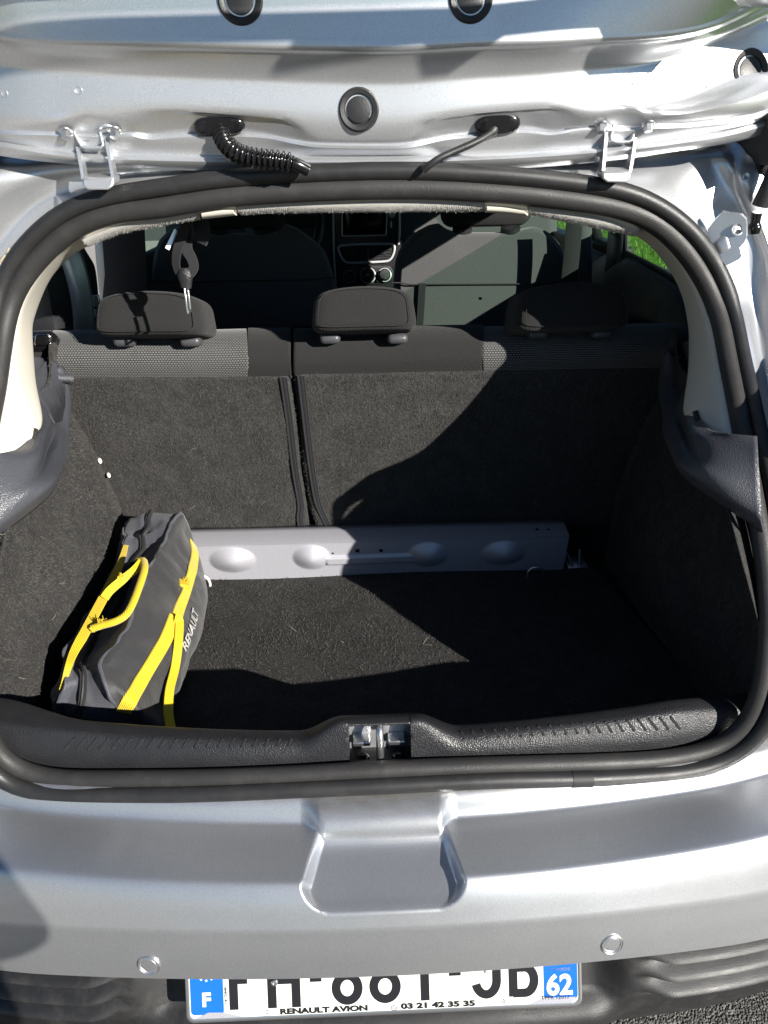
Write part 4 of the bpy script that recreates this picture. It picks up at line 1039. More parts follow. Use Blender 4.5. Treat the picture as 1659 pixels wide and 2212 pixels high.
for x, ye in ((913, 720), (1163, 634)):
    P = resample([aY(x-1, 612, 1.483), aY(x-4, (612+ye)/2, 1.483), aY(x-8, ye, 1.483)], 12)
    car('seat_zip', MB().ribbon(P, (0, -1, .1), .022, .003), 'webbing', FS2)
# dashboard and centre stack
DY = 2.08
mb = MB()
dring = [aY(x, y, DY+.0) for x, y in ((716,380),(868,380),(868,560),(856,660),(726,660),(720,560))]
mb.cushion(resample(dring, 50, smooth=False, closed=True), (0, -1, .25), .2, .004, .97)
dash = car('dashboard', mb, 'dash')
dash['label'] = 'black centre stack with screen, air vents and rotary heater knobs'
mb = MB(); top = []
for f, (zo, yo) in enumerate(((-.30, .0), (-.12, -.03), (.03, .0), (.12, .06), (.16, .2))):
    top.append([(x, DY+.06+yo+.10*abs(x)**2*.3, 1.13+zo) for x in np.linspace(-.72, .72, 40)])
top = [np.array(t) for t in top]
car('dash_pad', MB().grid(np.stack([catmull(np.array([t[i] for t in top]), 6) for i in range(40)])), 'fabric_front', dash, solid=.01)
def on_d(x, y, o=.008): return aY(x, y, DY-o)
scr = [on_d(x, y) for x, y in ((740,470),(742,508),(833,506),(836,466),(836,425),(740,428))]
car('screen', MB().cushion(resample(scr, 40, smooth=False, closed=True), (0, -1, .25), .003, .0006, .97), 'screen', dash)
P = resample([on_d(x, y, .010) for x, y in ((739,400),(739,510),(834,508),(838,400))], 60, False); car('screen_bezel', MB().tube(P, .0024, 6), 'satin', dash)
for pts in (((721,380),(720,470),(722,560),(728,640)), ((857,380),(862,440),(863,500),(861,528))):
    car('chrome_strip', MB().tube(resample([on_d(x, y, .012) for x, y in pts], 30), .0034, 8), 'satin', dash)
def ringp(pts, r, mt, name, o=.012): car(name, MB().tube(resample([on_d(x, y, o) for x, y in pts], 80, closed=True), r, 8, closed=True), mt, dash)
vent_px = ((731,535),(740,530),(790,527.5),(845,527),(852,532),(851,545),(845,558),(836,564),(800,566.5),(752,567),(742,562),(735,550))
ringp(vent_px, .0042, 'satin', 'vent_frame')
car('vent_back', MB().cushion(resample([on_d(x, y, .009) for x, y in vent_px], 50, closed=True), (0, -1, .25), .002, .0002, .97), 'dark', dash)
for i, y in enumerate((534, 540, 546, 552, 558)):
    for a, b in (((737, 789) if i < 3 else (742, 789)), ((799, 848 - i*1.5))):
        car('vent_slat', MB().bar(on_d(a, y, .011), on_d(b, y-.6, .011), .004, .0035), 'plastic', dash)
for a, b in ((758, 772), (818, 834)): car('vent_tab', MB().bar(on_d(a, 547, .015), on_d(b, 546.6, .015), .007, .006), 'plastic', dash)
car('vent_wheel', MB().tube(resample([on_d(794, y, .016) for y in (530, 538, 546, 554, 563)], 16), np.interp(np.linspace(0, 1, 16), [0, .2, .5, .8, 1], [.003, .006, .007, .006, .003]), 10), 'plastic', dash)
ctl = [on_d(x, y, .009) for x, y in ((768,575),(838,574),(848,583),(849,600),(838,610),(800,615),(772,612),(748,608),(746,590),(752,580))]
car('heater_panel', MB().cushion(resample(ctl, 50, closed=True), (0, -1, .25), .004, .001, .96), 'plastic', dash)
for x, y, r, ic in ((755, 597, .0185, 0), (795, 595, .0235, 1), (831, 594, .0200, 0)):
    p = on_d(x, y, .012); n = np.array([0, -1, .25])
    k = car('heater_knob', MB().lathe(p, n, [(r*1.2, -.002), (r*1.2, .002), (r, .004), (r*.95, .022), (r*.86, .026), (r*.6, .0265), (0, .0265)], 28), 'plastic', dash)
    car('knob_ring', MB().lathe(p, n, [(r*1.24, .0), (r*1.22, .004), (r*1.12, .0045), (r*1.08, .002)], 28), 'satin', dash)
    if ic: car('knob_symbol', MB().box(p+n*.026, (.004, 0, 0), (0, .0006, 0), (0, 0, .0028)), 'white_ink', dash)
for x, y in ((816, 606), (776, 607)): car('small_button', MB().lathe(on_d(x, y, .014), (0, -1, .25), [(.006, 0), (.006, .004), (.004, .006), (0, .0062)], 16), 'plastic', dash)
car('tuning_knob', MB().lathe(on_d(846, 464, .010), (0, -1, .25), [(.0105, 0), (.0105, .008), (.0085, .010), (.0080, .006), (0, .006)], 24), 'satin', dash)
car('switch', MB().bar(on_d(845, 478, .012), on_d(845, 492, .012), .008, .006), 'satin', dash)
# steering wheel
wc = np.array(aY(690, 500, 1.86)) + np.array([-.178, .02, .03])
wn_ = np.array([0, -.9, .42]); wn_ /= np.linalg.norm(wn_); wu = np.array([1, 0, 0]); wv_ = np.cross(wn_, wu)
wheel = car('steering_wheel', MB().tube(np.array([wc+.18*(math.cos(a)*wu+math.sin(a)*wv_) for a in np.linspace(0, 2*math.pi, 60, endpoint=False)]), .0145, 10, closed=True), 'rubber')
for a in (0, math.pi, -math.pi/2): car('wheel_spoke', MB().bar(wc, wc+.175*(math.cos(a)*wu+math.sin(a)*wv_), .035, .016, up=wn_), 'plastic', wheel)
car('wheel_boss', MB().lathe(wc, wn_, [(.07, -.02), (.07, .015), (.05, .03), (0, .032)], 28), 'plastic', wheel)
P = resample([aY(x, y, 1.9) for x, y in ((634,470),(655,472),(676,482),(682,494))], 14); car('instrument_rim', MB().tube(P, .003, 6), 'satin', wheel)

# ---- body shell: roof, floor, sides with window openings
def xw(z, s): return s*np.interp(z, [.3, 1.12, 1.44], [.74, .715, .60])
def wallG(y0, y1, z0, z1, s, ny=2, nz=4): return np.array([[(xw(z, s), y, z) for y in np.linspace(y0, y1, ny)] for z in np.linspace(z0, z1, nz)])
ZB, ZTW = 1.150, 1.400
body = car('body_side', MB().grid(wallG(.55, 3.2, .25, ZB, 1)), 'plastic', solid=.05, soff=1); body['label'] = 'right side of the cabin with dark door trims'
frm = MB()
for y0, y1, z0, z1 in ((.50, .70, ZB, ZTW), (1.33, 1.80, ZB, 1.175), (1.60, 1.66, 1.175, ZTW), (2.25, 2.4, ZB, ZTW), (.45, 3.0, ZTW, 1.47)): frm.grid(wallG(y0, y1, z0, z1, 1))
car('window_frame', frm, 'plastic', body, solid=.03, soff=1)
gz = ZTW-.062
car('side_window', MB().grid(wallG(.69, 1.60, ZB, gz, 1)), 'glass', body)
car('side_window', MB().grid(wallG(1.79, 2.26, ZB, ZTW, 1)), 'glass', body)
# right quarter trim below the window and pillar details
qt = [cv('X', .70, (1240,640),(1290,560),(1355,549),(1400,572),(1462,606),(1490,640)), cv('X', .68, (1236,660),(1290,600),(1355,575),(1400,598),(1462,640),(1490,680)), cv('X', .66, (1240,740),(1290,700),(1355,690),(1400,700),(1462,720),(1490,760))]
loft('quarter_trim', qt, M['plastic'], body, n=40, k=5, solid=.003)
car('window_seal', MB().tube(cv('X', .698, (1352,500),(1354,546),(1400,569),(1462,604),(1490,628)), .006, 8), 'soft_black', body)
car('pillar_cover', MB().grid(np.stack([cv('X', .69, (1322,489),(1318,540),(1310,620)), cv('X', .695, (1350,489),(1350,540),(1348,600))])), 'plastic', body, solid=.01)
car('belt_webbing', MB().ribbon(resample(cv('Y', 1.38, (1241,475),(1236,540),(1228,620),(1222,700)), 12), (0, -1, 0), .045, .0015), 'webbing', body)
car('pillar_cover', MB().grid(np.stack([cv('Y', 1.46, (1244,470),(1242,560),(1236,680)), cv('Y', 1.44, (1278,470),(1280,560),(1276,680))])), 'fabric_front', body, solid=.03)
# left side, rear door standing open
bodyl = car('body_side', MB().grid(wallG(.55, 1.25, .25, ZB-.10, -1)), 'plastic', solid=.05, soff=-1); bodyl['label'] = 'left side of the cabin with its door opening'
frm = MB(); frm.grid(wallG(.45, 3.0, ZTW, 1.47, -1)); frm.grid(wallG(.50, .70, ZB-.1, ZTW, -1)); frm.grid(wallG(1.30, 1.42, .25, ZTW, -1)); frm.grid(wallG(1.42, 3.2, .25, ZB, -1)); frm.grid(wallG(2.25, 2.4, ZB, ZTW, -1))
car('window_frame', frm, 'plastic', bodyl, solid=.03, soff=-1)
car('side_window', MB().grid(wallG(1.42, 2.26, ZB, ZTW, -1)), 'glass', bodyl)
car('pillar_cover', MB().grid(np.stack([cv('Y', 1.40, (216,470),(222,560),(236,700)), cv('Y', 1.36, (243,470),(246,560),(250,700))])), 'cream', bodyl, solid=.02)
car('belt_webbing', MB().ribbon(resample(cv('Y', 1.30, (264,470),(270,560),(278,700)), 12), (0, -1, 0), .11, .002), 'soft_black', bodyl)
loft('door_jamb', [cv('Y', 1.06, (60,520),(90,640),(110,760)), cv('Y', 1.04, (118,520),(150,620),(172,760)), cv('Y', 1.08, (150,500),(186,600),(205,760))], M['silver'], bodyl, n=30, k=4, solid=.01)
loft('door_jamb', [cv('Y', 1.10, (160,480),(188,590),(212,760)), cv('Y', 1.14, (166,500),(196,580),(216,760)), cv('Y', 1.16, (172,530),(206,580),(220,760))], M['plastic'], bodyl, n=30, k=4, solid=.008)
mb = MB(); mb.box(aY(205, 650, 1.09), (.012, 0, 0), (0, .004, 0), (0, 0, .014)); mb.box(aY(210, 676, 1.09), (.014, 0, 0), (0, .004, 0), (0, 0, .009)); car('door_hinge', mb, 'steel', bodyl, bevel=.002)
loft('door_card', [cv('Y', .92, (40,600),(60,680),(62,760)), cv('Y', .90, (95,590),(110,660),(125,760)), cv('Y', .96, (130,570),(150,650),(160,760))], M['plastic'], bodyl, n=24, k=4, solid=.004)
roof = car('roof', MB().grid(np.array([[(x, y, 1.475 + .03*math.sin(math.pi*(y-.5)/2.2) - .06*abs(x/.62)**3) for x in np.linspace(-.64, .64, 24)] for y in np.linspace(.56, 2.35, 20)])), 'silver', solid=.025, soff=-1)
rl = car('roof_lining', MB().grid(np.array([[(x, y, 1.425 + .02*math.sin(math.pi*(y-.5)/2.2) - .05*abs(x/.62)**3) for x in np.linspace(-.61, .61, 16)] for y in np.linspace(.62, 2.3, 12)])), 'fabric_front')
car('windscreen', MB().grid(np.array([[(x, y, z) for x in (-.62, 0, .62)] for y, z in ((2.34, 1.45), (2.9, 1.05))])), 'glass_dark')
car('bonnet', MB().grid(np.array([[(x, y, z-.05*x*x) for x in np.linspace(-.78, .78, 12)] for y, z in ((2.88, 1.05), (3.2, .98), (3.6, .90), (3.85, .75), (3.9, .4))])), 'silver', solid=.01)
fw = MB(); fw.box((0, 1.75, .28), (.74, 0, 0), (0, 1.4, 0), (0, 0, .02)); fw.box((0, 2.6, .65), (.74, 0, 0), (0, .02, 0), (0, 0, .36)); car('cabin_floor', fw, 'dark')
uf = MB(); uf.box((0, .42, .47), (.72, 0, 0), (0, .40, 0), (0, 0, .045)); uf.box((.655, .41, .79), (.006, 0, 0), (0, .25, 0), (0, 0, .33)); uf.box((-.655, .41, .79), (.006, 0, 0), (0, .25, 0), (0, 0, .33)); car('boot_shell_sun_block', uf, 'dark')  # box under the floor, plus unseen side plates added to block leaking sunlight
rc_ = MB(); rc_.box((0, 1.10, .60), (.62, 0, 0), (0, .24, 0), (0, 0, .10)); car('rear_seat_cushion', rc_, 'fabric', bevel=.03)
for nm, edge, sg in (('right', gr6, 1), ('left', gl5, -1)):
    w1_, w2_, w3_ = edge.copy(), edge.copy(), edge.copy()
    for c_, dx, yy in ((w1_, .022, .04), (w2_, .045, .12), (w3_, .05, .20)):
        c_[:, 0] += sg*dx; c_[:, 1] += yy
        f_ = min(1, yy/.12); lim = np.interp(c_[:, 2], [.3, 1.12, 1.44], [.80, .78, .66]); c_[:, 0] = c_[:, 0]*(1-f_) + sg*np.maximum(lim, np.abs(c_[:, 0])*0+lim)*f_
    w = loft('rear_wing', [edge, w1_, w2_, w3_], M['silver'], CAR, n=60, k=4, solid=.002)
    w['label'] = 'silver rear wing on the ' + nm

# ------------------------------------------------------------------ centre belt hanging from the headlining, with its tongue
def belt_path(pts, n=30): return resample([aY(x, y, Y) for x, y, Y in pts], n)
bt = thing('seat_belt', aY(405, 470, .56), 'black seat belt bundle with a metal tongue, dangling above the left rear headrest', 'seat belt')
car('belt_strap', MB().ribbon(belt_path([(412,462,.56),(398,500,.555),(384,540,.55),(381,570,.55),(388,590,.548),(398,594,.546)]), (-.5, -1, .0), [.020]*10+list(np.linspace(.020, .014, 20)), .002), 'webbing', bt)
car('belt_strap', MB().ribbon(belt_path([(415,462,.565),(405,500,.56),(402,535,.555),(414,560,.55),(418,578,.548),(408,594,.546)]), (.4, -1, .1), [.022]*10+list(np.linspace(.022, .015, 20)), .002), 'webbing', bt)
car('belt_strap', MB().ribbon(belt_path([(408,460,.565),(425,475,.56),(432,500,.56),(425,522,.565)]), (.2, -1, 0), .034, .002), 'webbing', bt)
car('belt_strap', MB().ribbon(belt_path([(388,470,.57),(402,466,.56),(425,468,.565)]), (.1, -1, -.2), .032, .002), 'webbing', bt)
car('belt_loop', MB().ribbon(belt_path([(420,470,.55),(413,482,.548),(418,500,.55),(415,515,.55)]), (0, -1, 0), .006, .001), 'webbing', bt)
T = [aY(x, y, .546) for x, y in ((393,592),(394,582),(398,579),(404,583),(406,600),(405.5,616),(403,622),(406,650),(407,664),(404,667),(401,664),(399,640),(397.5,620),(394,610))]
k = len(T); d = np.array([.003, .004, 0])
mb = MB().add(T+[p+d for p in T], [tuple(range(k)), tuple(range(2*k-1, k-1, -1))]+[(i, (i+1) % k, k+(i+1) % k, k+i) for i in range(k)])
# open slot in the blade: two side bars and a cross bar in true 3D so that its shadow is a loop
tg_o = aY(402, 620, .546); tx = np.array([.05, 1.0, 0]); td = np.array([.03, -.1, -1]); td /= np.linalg.norm(td)
tb_ = MB()
tb_.bar(tg_o+tx*-.0095, tg_o+tx*-.0095+td*.038, .003, .0055, up=tx); tb_.bar(tg_o+tx*.0095, tg_o+tx*.0095+td*.038, .003, .0055, up=tx); tb_.bar(tg_o+tx*-.011+td*.039, tg_o+tx*.011+td*.039, .003, .006, up=td)
car('belt_tongue', tb_, 'steel', bt, bevel=.0008)
car('tongue_grip', MB().tube(resample([aY(397, 579, .546), aY(400, 596, .546), aY(402, 612, .546), aY(402, 622, .546)], 12), [.006,.009,.0105,.0115,.012,.012,.0115,.011,.010,.0095,.009,.0085], 12, sx=.6), 'plastic', bt)
car('belt_tongue', MB().bar(aY(381, 497, .57), aY(361, 538, .56), .007, .002, up=(.3, -1, 0)), 'steel', bt)

# ------------------------------------------------------------------ tool bag standing against the left wall
def zc(z, *pts):
    return np.array([aZ(p[0], p[1], q) for p, q in zip(pts, z)])
g0 = zc([.545]*8, (262,1255),(235,1300),(200,1355),(170,1400),(145,1450),(130,1500),(124,1550),(122,1600)) + np.array([-.012, 0, 0])
g1 = zc([.718,.712,.700,.690,.685,.680,.660,.600], (275,1121),(268,1165),(248,1240),(214,1300),(168,1368),(146,1420),(132,1488),(127,1546))
g1b = zc([0.735,0.710,0.674,0.656,0.654,0.660,0.664,0.606], (300,1116),(287,1180),(264,1245),(234,1310),(192,1372),(168,1415),(156,1470),(150,1548))
g2 = zc([0.738,0.710,0.668,0.648,0.646,0.654,0.664,0.610], (326,1112),(308,1190),(282,1255),(254,1318),(214,1370),(190,1415),(178,1470),(182,1553))
g2b = zc([0.742,0.720,0.689,0.675,0.672,0.672,0.668,0.612], (350,1111),(328,1185),(303,1250),(278,1320),(238,1378),(208,1420),(204,1470),(222,1552))
g3 = zc([.744,.734,.722,.712,.705,.694,.676,.614], (386,1109),(345,1180),(318,1250),(292,1318),(250,1384),(217,1430),(232,1484),(272,1548))
g3b = zc([.738,.728,.716,.706,.698,.688,.668,.606], (392,1113),(356,1186),(331,1254),(307,1322),(266,1392),(238,1440),(254,1490),(286,1552))
g4 = zc([.690,.690,.684,.674,.664,.652,.632,.580], (408,1140),(392,1205),(378,1270),(352,1345),(315,1420),(290,1475),(300,1530),(318,1580))
g5 = zc([.640,.634,.628,.620,.612,.602,.590,.560], (424,1196),(437,1250),(424,1320),(402,1390),(365,1460),(335,1520),(340,1560),(352,1592))
g6 = zc([.575,.565,.560,.556,.554,.552,.550,.548], (428,1238),(443,1272),(440,1322),(424,1390),(400,1452),(382,1500),(372,1545),(366,1600))
g7 = zc([.535]*8, (420,1258),(434,1292),(430,1340),(412,1400),(388,1462),(370,1510),(360,1560),(356,1612))
BAG = thing('tool_bag', (-.47, .46, .533), 'scuffed black nylon tool bag with yellow straps, standing in the left of the boot', 'bag')
def fold(G, amp, sc):
    G = G.copy()
    for i in range(G.shape[0]):
        for j in range(G.shape[1]):
            p = G[i, j]; v = Vector(p*sc); G[i, j] = p + np.array(noise.noise_vector(v))*amp + np.array(noise.noise_vector(v*2.7))*amp*.35
    return G
gus = loftG([g0, g1, g1b, g2, g2b, g3], 90, 7); fac = loftG([g3, g3b, g4, g5, g6, g7], 90, 7)
gus = fold(gus, .010, 19); fac2 = fold(fac, .0065, 15); fac2[:, :] = fac2
w = np.linspace(0, 1, 6)[:, None, None]; fac2[:6] = gus[-1][None]*(1-w) + fac2[:6]*w
def endcap(mb, row1, row2, n=5):                 # close the far and near ends
    P = np.vstack([row1, row2]); c = P.mean(0); mb.grid(np.array([P, c+(P-c)*.5, c+(P-c)*.05]), cvv=False)
mbf = MB().grid(fac2)
bagf = car('bag_body', mbf, 'nylon', BAG, solid=.002, sharp=180)
mbg = MB().grid(gus); endcap(mbg, gus[:, 0], fac2[:, 0]); endcap(mbg, gus[:, -1], fac2[:, -1])
bagg = car('bag_gusset', mbg, 'nylon_grey', BAG, sharp=70)
edge = gus[-1]
car('bag_piping', MB().tube(edge+np.array([0, 0, .001]), .0032, 8), 'nylon_grey', BAG)
car('bag_piping', MB().tube(gus[7], .0030, 8), 'nylon_grey', BAG)
zl = gus[int(len(gus)*.60)]
nb = np.array([.1, -.3, .95])
car('bag_zip', MB().ribbon(zl+np.array([0, 0, .0035]), nb, .012, .0015), 'webbing', BAG)
car('zip_coil', MB().tube(zl+np.array([0, 0, .006]), .0022, 6), 'soft_black', BAG)
BF, BG_ = bvh(bagf), bvh(bagg)
def strap_on(px, w, off=.002, which=None, n=50, name='bag_strap', par=None, z0=None, tw=.0020):
    Q = []; Nn = []
    P2d = np.array([(x, y, 0) for x, y in px], float); P2d = resample(P2d, n)
    last = None
    for x, y, _ in P2d:
        best = None
        for t in (which or (BF, BG_)):
            p, nn = hit(t, x, y)
            if p is not None and (best is None or np.linalg.norm(p-CAM) < np.linalg.norm(best[0]-CAM)): best = (p, nn)
        if best is None:
            if last is None: continue
            dd = ray(x, y); best = (CAM+dd*(np.linalg.norm(last[0]-CAM)/np.linalg.norm(dd)), last[1])
        Q.append(best[0]+best[1]*off); Nn.append(best[1]); last = best
    Q, Nn = np.array(Q), np.array(Nn)
    for _ in range(4):
        Q[1:-1] = (Q[:-2]+2*Q[1:-1]+Q[2:])/4; Nn[1:-1] = (Nn[:-2]+Nn[1:-1]*2+Nn[2:])/4
    Nn /= np.linalg.norm(Nn, axis=1)[:, None]
    return car(name, MB().ribbon(Q, Nn, w, tw), 'yellow', par or BAG), Q, Nn
strap_on([(414,1172),(420,1195),(416,1225),(408,1255),(399,1285),(388,1312),(380,1338)], .0235, .0015, (BF,), name='bag_strap')
strap_on([(375,1335),(358,1380),(335,1420),(308,1465),(285,1505),(268,1536)], .0250, .0015, (BF,))
# loose tail of the strap hanging to the sill
tail_px = [(372,1338,.0),(382,1345,.0),(379,1390,0),(372,1440,0),(366,1490,0),(363,1530,0),(366,1560,0),(374,1592,0)]
ts = []
for x, y, _ in tail_px:
    p, nn = hit(BF, x, y)
    ts.append(p+nn*.006 if p is not None else None)
zf = [.628,.622,.610,.600,.594,.590,.586,.585]
ts = np.array([t if t is not None else aZ(x, y, z) for t, (x, y, _), z in zip(ts, tail_px, zf)])
ts = np.array([t if i < 4 else aZ(tail_px[i][0], tail_px[i][1], max(.575, ts[3][2]-.012*(i-3))) for i, t in enumerate(ts)])
car('loose_strap', MB().ribbon(resample(ts, 60), (.45, -.55, .7), .0165, .0045), 'yellow', BAG)
# handle: two webbing legs and a folded loop standing off the gusset
def free(pts, n=40): return resample([aZ(x, y, z) for x, y, z in pts], n)
Hn = np.array([.35, -.75, .55])
car('bag_handle', MB().tube(free([(298,1212,.738),(309,1211,.742),(312,1230,.742),(303,1260,.735),(288,1300,.725),(272,1328,.718),(250,1342,.712),(222,1350,.706),(198,1358,.700)]), .0062, 10, sx=1.15), 'yellow', BAG)
car('bag_handle', MB().ribbon(free([(307,1213,.742),(290,1232,.736),(265,1252,.726),(238,1275,.716),(225,1292,.708)]), Hn, .0165, .0030), 'yellow', BAG)
car('bag_strap', MB().ribbon(free([(272,1178,.716),(262,1212,.712),(250,1240,.710),(228,1282,.706),(205,1325,.702),(180,1372,.697),(160,1408,.690),(148,1440,.684),(138,1475,.66),(132,1492,.650)]), (.2, -.6, .75), list(np.linspace(.010, .017, 12))+[.018]*18+list(np.linspace(.017, .007, 10)), .0020), 'yellow', BAG)
# frayed stitching
def fray(x, y, z, n, s, tr=None):
    if tr is not None:
        p, nn = hit(tr, x, y); c = p+nn*.006 if p is not None else aZ(x, y, z)
    else: c = aZ(x, y, z)
    mb = MB()
    for i in range(n):
        a = c+np.random.randn(3)*s*.5; b = a+np.random.randn(3)*s; d = (a+b)/2+np.random.randn(3)*s*.4
        mb.tube(resample([a, d, b], 5), .0007, 4)
    car('frayed_thread', mb, 'yellow', BAG)['kind'] = 'stuff'
fray(397, 1258, .66, 110, .0032, BF); fray(383, 1342, .64, 60, .0022, BF); fray(262, 1245, .732, 70, .0032); fray(218, 1345, .708, 70, .0034); fray(200, 1358, .702, 50, .0026)
rbox('strap_keeper', hit(BF, 396, 1262)[0], (.022, .022, .012), Matrix.Rotation(R(30), 4, 'Y') @ Matrix.Rotation(R(20), 4, 'Z'), M['yellow'], BAG, .004)
rbox('strap_keeper', hit(BF, 378, 1340)[0], (.024, .018, .012), Matrix.Rotation(R(30), 4, 'Y') @ Matrix.Rotation(R(20), 4, 'Z'), M['yellow'], BAG, .004)
# printed lettering down the right of the front panel
A = hit(BF, 392, 1402)[0]; B = hit(BF, 417, 1322)[0]; Nl = hit(BF, 403, 1365)[1]
lx = (B-A); LL = np.linalg.norm(lx); lx /= LL; ly = np.cross(Nl, lx); ly /= np.linalg.norm(ly)
def on_bag(a, b):
    p = A+lx*a+ly*(b-.010); l, n, i, d = BF.ray_cast(Vector(p+Nl*.05), Vector(-Nl))
    return (np.array(l) if l is not None else p)+Nl*.0045
text_mesh('lettering', 'RENAULT', on_bag, LL/4.2, 'grey_ink', BAG, .0005)

# ------------------------------------------------------------------ carpet pile and loose hairs
def pile(name, src, n, ln, wd, mt, parent, lean=(0, 0, 0), curl=.5, seed=1, keep=None):
    rg = np.random.RandomState(seed)
    dg = bpy.context.evaluated_depsgraph_get(); me = src.evaluated_get(dg).to_mesh(); me.calc_loop_triangles()
    V = np.array([v.co[:] for v in me.vertices]); Tt = np.array([t.vertices[:] for t in me.loop_triangles]); src.evaluated_get(dg).to_mesh_clear()
    a, b, c = V[Tt[:, 0]], V[Tt[:, 1]], V[Tt[:, 2]]; Nn = np.cross(b-a, c-a); ar = np.linalg.norm(Nn, axis=1); Nn /= ar[:, None]+1e-12
    cen = (a+b+c)/3; vis = np.einsum('ij,ij->i', Nn, CAM-cen)
    ok = vis > 0
    if keep is not None: ok &= np.array([keep(p) for p in cen])
    pr = ar*ok; pr /= pr.sum(); idx = rg.choice(len(Tt), n, p=pr); r1_, r2_ = np.sqrt(rg.rand(n)), rg.rand(n)
    P = a[idx]*(1-r1_)[:, None]+b[idx]*(r1_*(1-r2_))[:, None]+c[idx]*(r1_*r2_)[:, None]; N0 = Nn[idx]
    if n > 5000:
        nz_ = np.array([noise.noise_vector(Vector(p*11)) for p in P]) + .5*np.array([noise.noise_vector(Vector(p*34)) for p in P])
        lean = nz_*1.5
    D = N0*(.35+.5*rg.rand(n, 1)) + rg.randn(n, 3)*curl + np.array(lean); D /= np.linalg.norm(D, axis=1)[:, None]
    L = ln*(.5+rg.rand(n, 1)); S_ = np.cross(D, rg.randn(n, 3)); S_ /= np.linalg.norm(S_, axis=1)[:, None]+1e-9
    md = P+D*L*.55; D2 = D + rg.randn(n, 3)*curl*.6; tp_ = md+D2/np.linalg.norm(D2, axis=1)[:, None]*L*.5
    W = S_*wd/2; verts = np.stack([P-W, P+W, md+W*.8, md-W*.8, tp_], 1).reshape(-1, 3)
    me2 = bpy.data.meshes.new(name); fi_ = np.arange(n)[:, None]*5
    me2.vertices.add(n*5); me2.vertices.foreach_set('co', verts.astype(np.float32).ravel())
    me2.loops.add(n*7); me2.loops.foreach_set('vertex_index', np.concatenate([fi_+np.array([0, 1, 2, 3]), fi_+np.array([3, 2, 4])], 1).astype(np.int32).ravel())
    me2.polygons.add(n*2); ls = (np.arange(n)[:, None]*7+np.array([0, 4])).ravel(); me2.polygons.foreach_set('loop_start', ls.astype(np.int32))
    me2.update(calc_edges=True); me2.materials.append(M[mt])
    o = bpy.data.objects.new(name, me2); link(o, parent); o['kind'] = 'stuff'; return o
for s, n, sd in ((floor, 42000, 1), (Lb, 20000, 2), (Rb, 28000, 3), (wall, 30000, 4)):
    pile('carpet_pile', s, n, .0045, .0009, 'fibre', s, curl=.55, seed=sd)
    pile('loose_hair', s, {1: 60, 2: 40, 3: 36, 4: 80}[sd], .016, .00065, 'lint', s, curl=1.2, seed=sd+20)
pile('loose_hair', wr, 40, .016, .0006, 'lint', wr, curl=1.2, seed=31) if False else None
for s, n in ((hl[0], 2600), (hl[1], 3800), (hl[2], 2600)): pile('lining_fuzz', s, n, .0022, .0006, 'headlining', s, curl=.7, seed=n % 97)

# ------------------------------------------------------------------ ground and what lies beyond
def ground(name, x0, x1, y0, y1, z, mt, kind='structure'):
    mb = MB().add([(x0, y0, z), (x1, y0, z), (x1, y1, z), (x0, y1, z)], [(0, 1, 2, 3)]); o = build(name, mb, M[mt], None, smooth=False); o['kind'] = kind; return o
ground('ground', -150, 150, -150, 150, -.008, 'asphalt')
ground('parking_bay', -1.35, 2.9, -9, 9, -.004, 'asphalt')
ground('concrete_path', -12, -1.35, -9, 14, -.003, 'pale')
ground('lawn', 2.9, 60, -2, 60, 0.0, 'grass')
rg = np.random.RandomState(5); n = 26000
P = np.stack([3+rg.rand(n)**1.3*16, 1+rg.rand(n)*26, np.zeros(n)], 1); mbv = []; fcs = []
hgt = .04+.06*rg.rand(n); an = rg.rand(n)*6.28; ln_ = rg.randn(n, 2)*.03
V = np.empty((n, 3, 3)); wv2 = np.stack([np.cos(an), np.sin(an), np.zeros(n)], 1)*.008
V[:, 0] = P-wv2; V[:, 1] = P+wv2; V[:, 2] = P+np.concatenate([ln_, hgt[:, None]], 1)
me = bpy.data.meshes.new('grass_blades'); me.from_pydata(V.reshape(-1, 3).tolist(), [], np.arange(n*3).reshape(-1, 3).tolist()); me.materials.append(M['blade'])
gb = bpy.data.objects.new('grass', me); COL.objects.link(gb); gb['kind'] = 'stuff'
# dark clipped hedge beyond the lawn
hd = thing('hedge', (12, 22, 0), 'dark green hedge beyond the lawn on the right', 'hedge')
rg = np.random.RandomState(9); n = 9000
cen = np.stack([rg.uniform(-7, 9, n)+12, 22-(rg.uniform(-7, 9, n)*0)+rg.uniform(-.8, .8, n), rg.uniform(.05, 2.6, n)], 1)
cen[:, 2] += .25*np.sin(cen[:, 0]*1.7); d1 = rg.randn(n, 3)*.11; d2 = rg.randn(n, 3)*.11
me = bpy.data.meshes.new('foliage'); me.from_pydata(np.stack([cen, cen+d1, cen+d1+d2, cen+d2], 1).reshape(-1, 3).tolist(), [], np.arange(n*4).reshape(-1, 4).tolist()); me.materials.append(M['leaf'])
o = bpy.data.objects.new('foliage', me); link(o, hd); o['kind'] = 'stuff'
car('stem', MB().grid(np.array([[(x, 22.1+.15*math.sin(x*3), z) for x in np.linspace(5, 21, 60)] for z in np.linspace(0, 2.3, 8)])), 'leaf', hd, solid=.9)

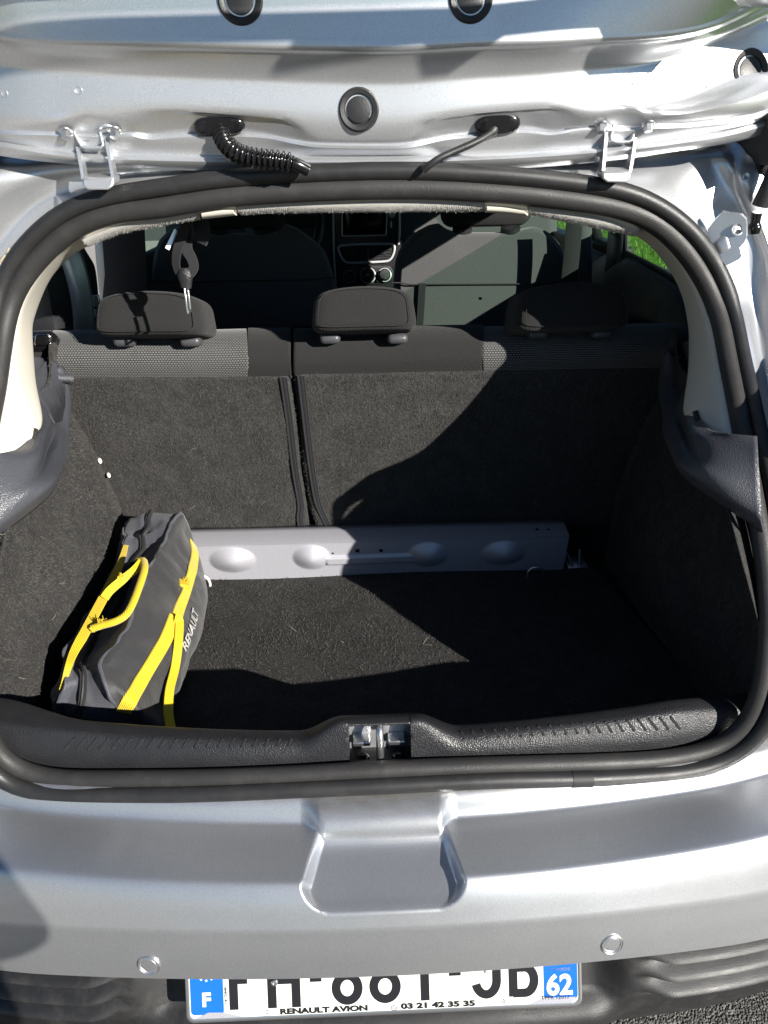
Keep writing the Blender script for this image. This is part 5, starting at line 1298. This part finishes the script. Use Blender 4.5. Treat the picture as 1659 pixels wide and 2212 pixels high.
# ------------------------------------------------------------------ the photographer, behind the camera, whose hip shades the bumper's left end
def person_body():
    J = {'pelvis': (0.130, -1.020, 0.930), 'belly': (0.130, -1.020, 1.080), 'chest': (0.130, -1.000, 1.280), 'neck': (0.130, -0.980, 1.460), 'head0': (0.130, -0.950, 1.550), 'head1': (0.130, -0.940, 1.660), 'crown': (0.130, -0.960, 1.740),
         'shL': (-0.060, -1.000, 1.400), 'elL': (-0.090, -0.880, 1.200), 'wrL': (-0.051, -0.870, 1.380), 'shR': (0.320, -1.000, 1.400), 'elR': (0.330, -0.890, 1.220), 'wrR': (0.129, -0.870, 1.380),
         'hipL': (0.030, -1.020, 0.860), 'knL': (0.020, -1.010, 0.490), 'anL': (0.010, -1.040, 0.090), 'toL': (0.010, -0.890, 0.040), 'hipR': (0.230, -1.020, 0.860), 'knR': (0.240, -1.010, 0.490), 'anR': (0.250, -1.040, 0.090), 'toR': (0.250, -0.890, 0.040)}
    rad = {'pelvis': .15, 'belly': .14, 'chest': .15, 'neck': .06, 'head0': .075, 'head1': .095, 'crown': .06, 'shL': .07, 'elL': .048, 'wrL': .032, 'shR': .07, 'elR': .048, 'wrR': .032,
           'hipL': .095, 'knL': .062, 'anL': .045, 'toL': .04, 'hipR': .095, 'knR': .062, 'anR': .045, 'toR': .04}
    E = [('pelvis','belly'),('belly','chest'),('chest','neck'),('neck','head0'),('head0','head1'),('head1','crown'),('chest','shL'),('shL','elL'),('elL','wrL'),('chest','shR'),('shR','elR'),('elR','wrR'),('pelvis','hipL'),('hipL','knL'),('knL','anL'),('anL','toL'),('pelvis','hipR'),('hipR','knR'),('knR','anR'),('anR','toR')]
    for sd, sg in (('L', 1), ('R', -1)):                # palm, four fingers and a thumb closing on the phone held up between both hands
        wx, wy, wz = J['wr'+sd]; J['pm'+sd] = (wx+sg*.012, wy+.03, wz+.045); rad['pm'+sd] = .026; E.append(('wr'+sd, 'pm'+sd))
        for k in range(4):
            a, b = 'fa%s%d' % (sd, k), 'fb%s%d' % (sd, k); dz = .052-.020*k
            J[a] = (wx+sg*.020, wy+.062, wz+.045+dz); J[b] = (wx+sg*.052, wy+.066, wz+.045+dz-.006); rad[a], rad[b] = .0095, .0075; E += [('pm'+sd, a), (a, b)]
        J['ta'+sd] = (wx+sg*.030, wy+.006, wz+.060); J['tb'+sd] = (wx+sg*.050, wy+.010, wz+.085); rad['ta'+sd], rad['tb'+sd] = .011, .0085; E += [('pm'+sd, 'ta'+sd), ('ta'+sd, 'tb'+sd)]
    n = list(J); me = bpy.data.meshes.new('body'); me.from_pydata([J[k] for k in n], [(n.index(a), n.index(b)) for a, b in E], [])
    o = bpy.data.objects.new('body', me); md = o.modifiers.new('skin', 'SKIN'); md.use_smooth_shade = True
    for k, v in zip(n, me.skin_vertices[0].data): v.radius = (rad[k], rad[k]*(.72 if k in ('pelvis','belly','chest') else 1)); v.use_root = (k == 'pelvis')
    sb_ = o.modifiers.new('sub', 'SUBSURF'); sb_.levels = sb_.render_levels = 1
    me.materials.append(M['fabric_front']); return o
PER = thing('person', (.13, -1.02, 0), 'person in a dark jacket standing behind the open boot, arms raised to take a picture', 'person')
link(person_body(), PER)
jk = MB(); rws = []
for z, hx, hy in ((1.44, .13, .09), (1.40, .20, .12), (1.28, .205, .135), (1.12, .195, .135), (1.00, .215, .145), (.955, .225, .15), (.94, .222, .148)):
    rws.append([(.14+hx*math.copysign(abs(math.cos(a))**.8, math.cos(a)), -1.01+hy*math.sin(a), z) for a in np.linspace(0, 2*math.pi, 36, endpoint=False)])
car('jacket', jk.grid(np.array(rws), cvv=True), 'fabric', PER, solid=.006)
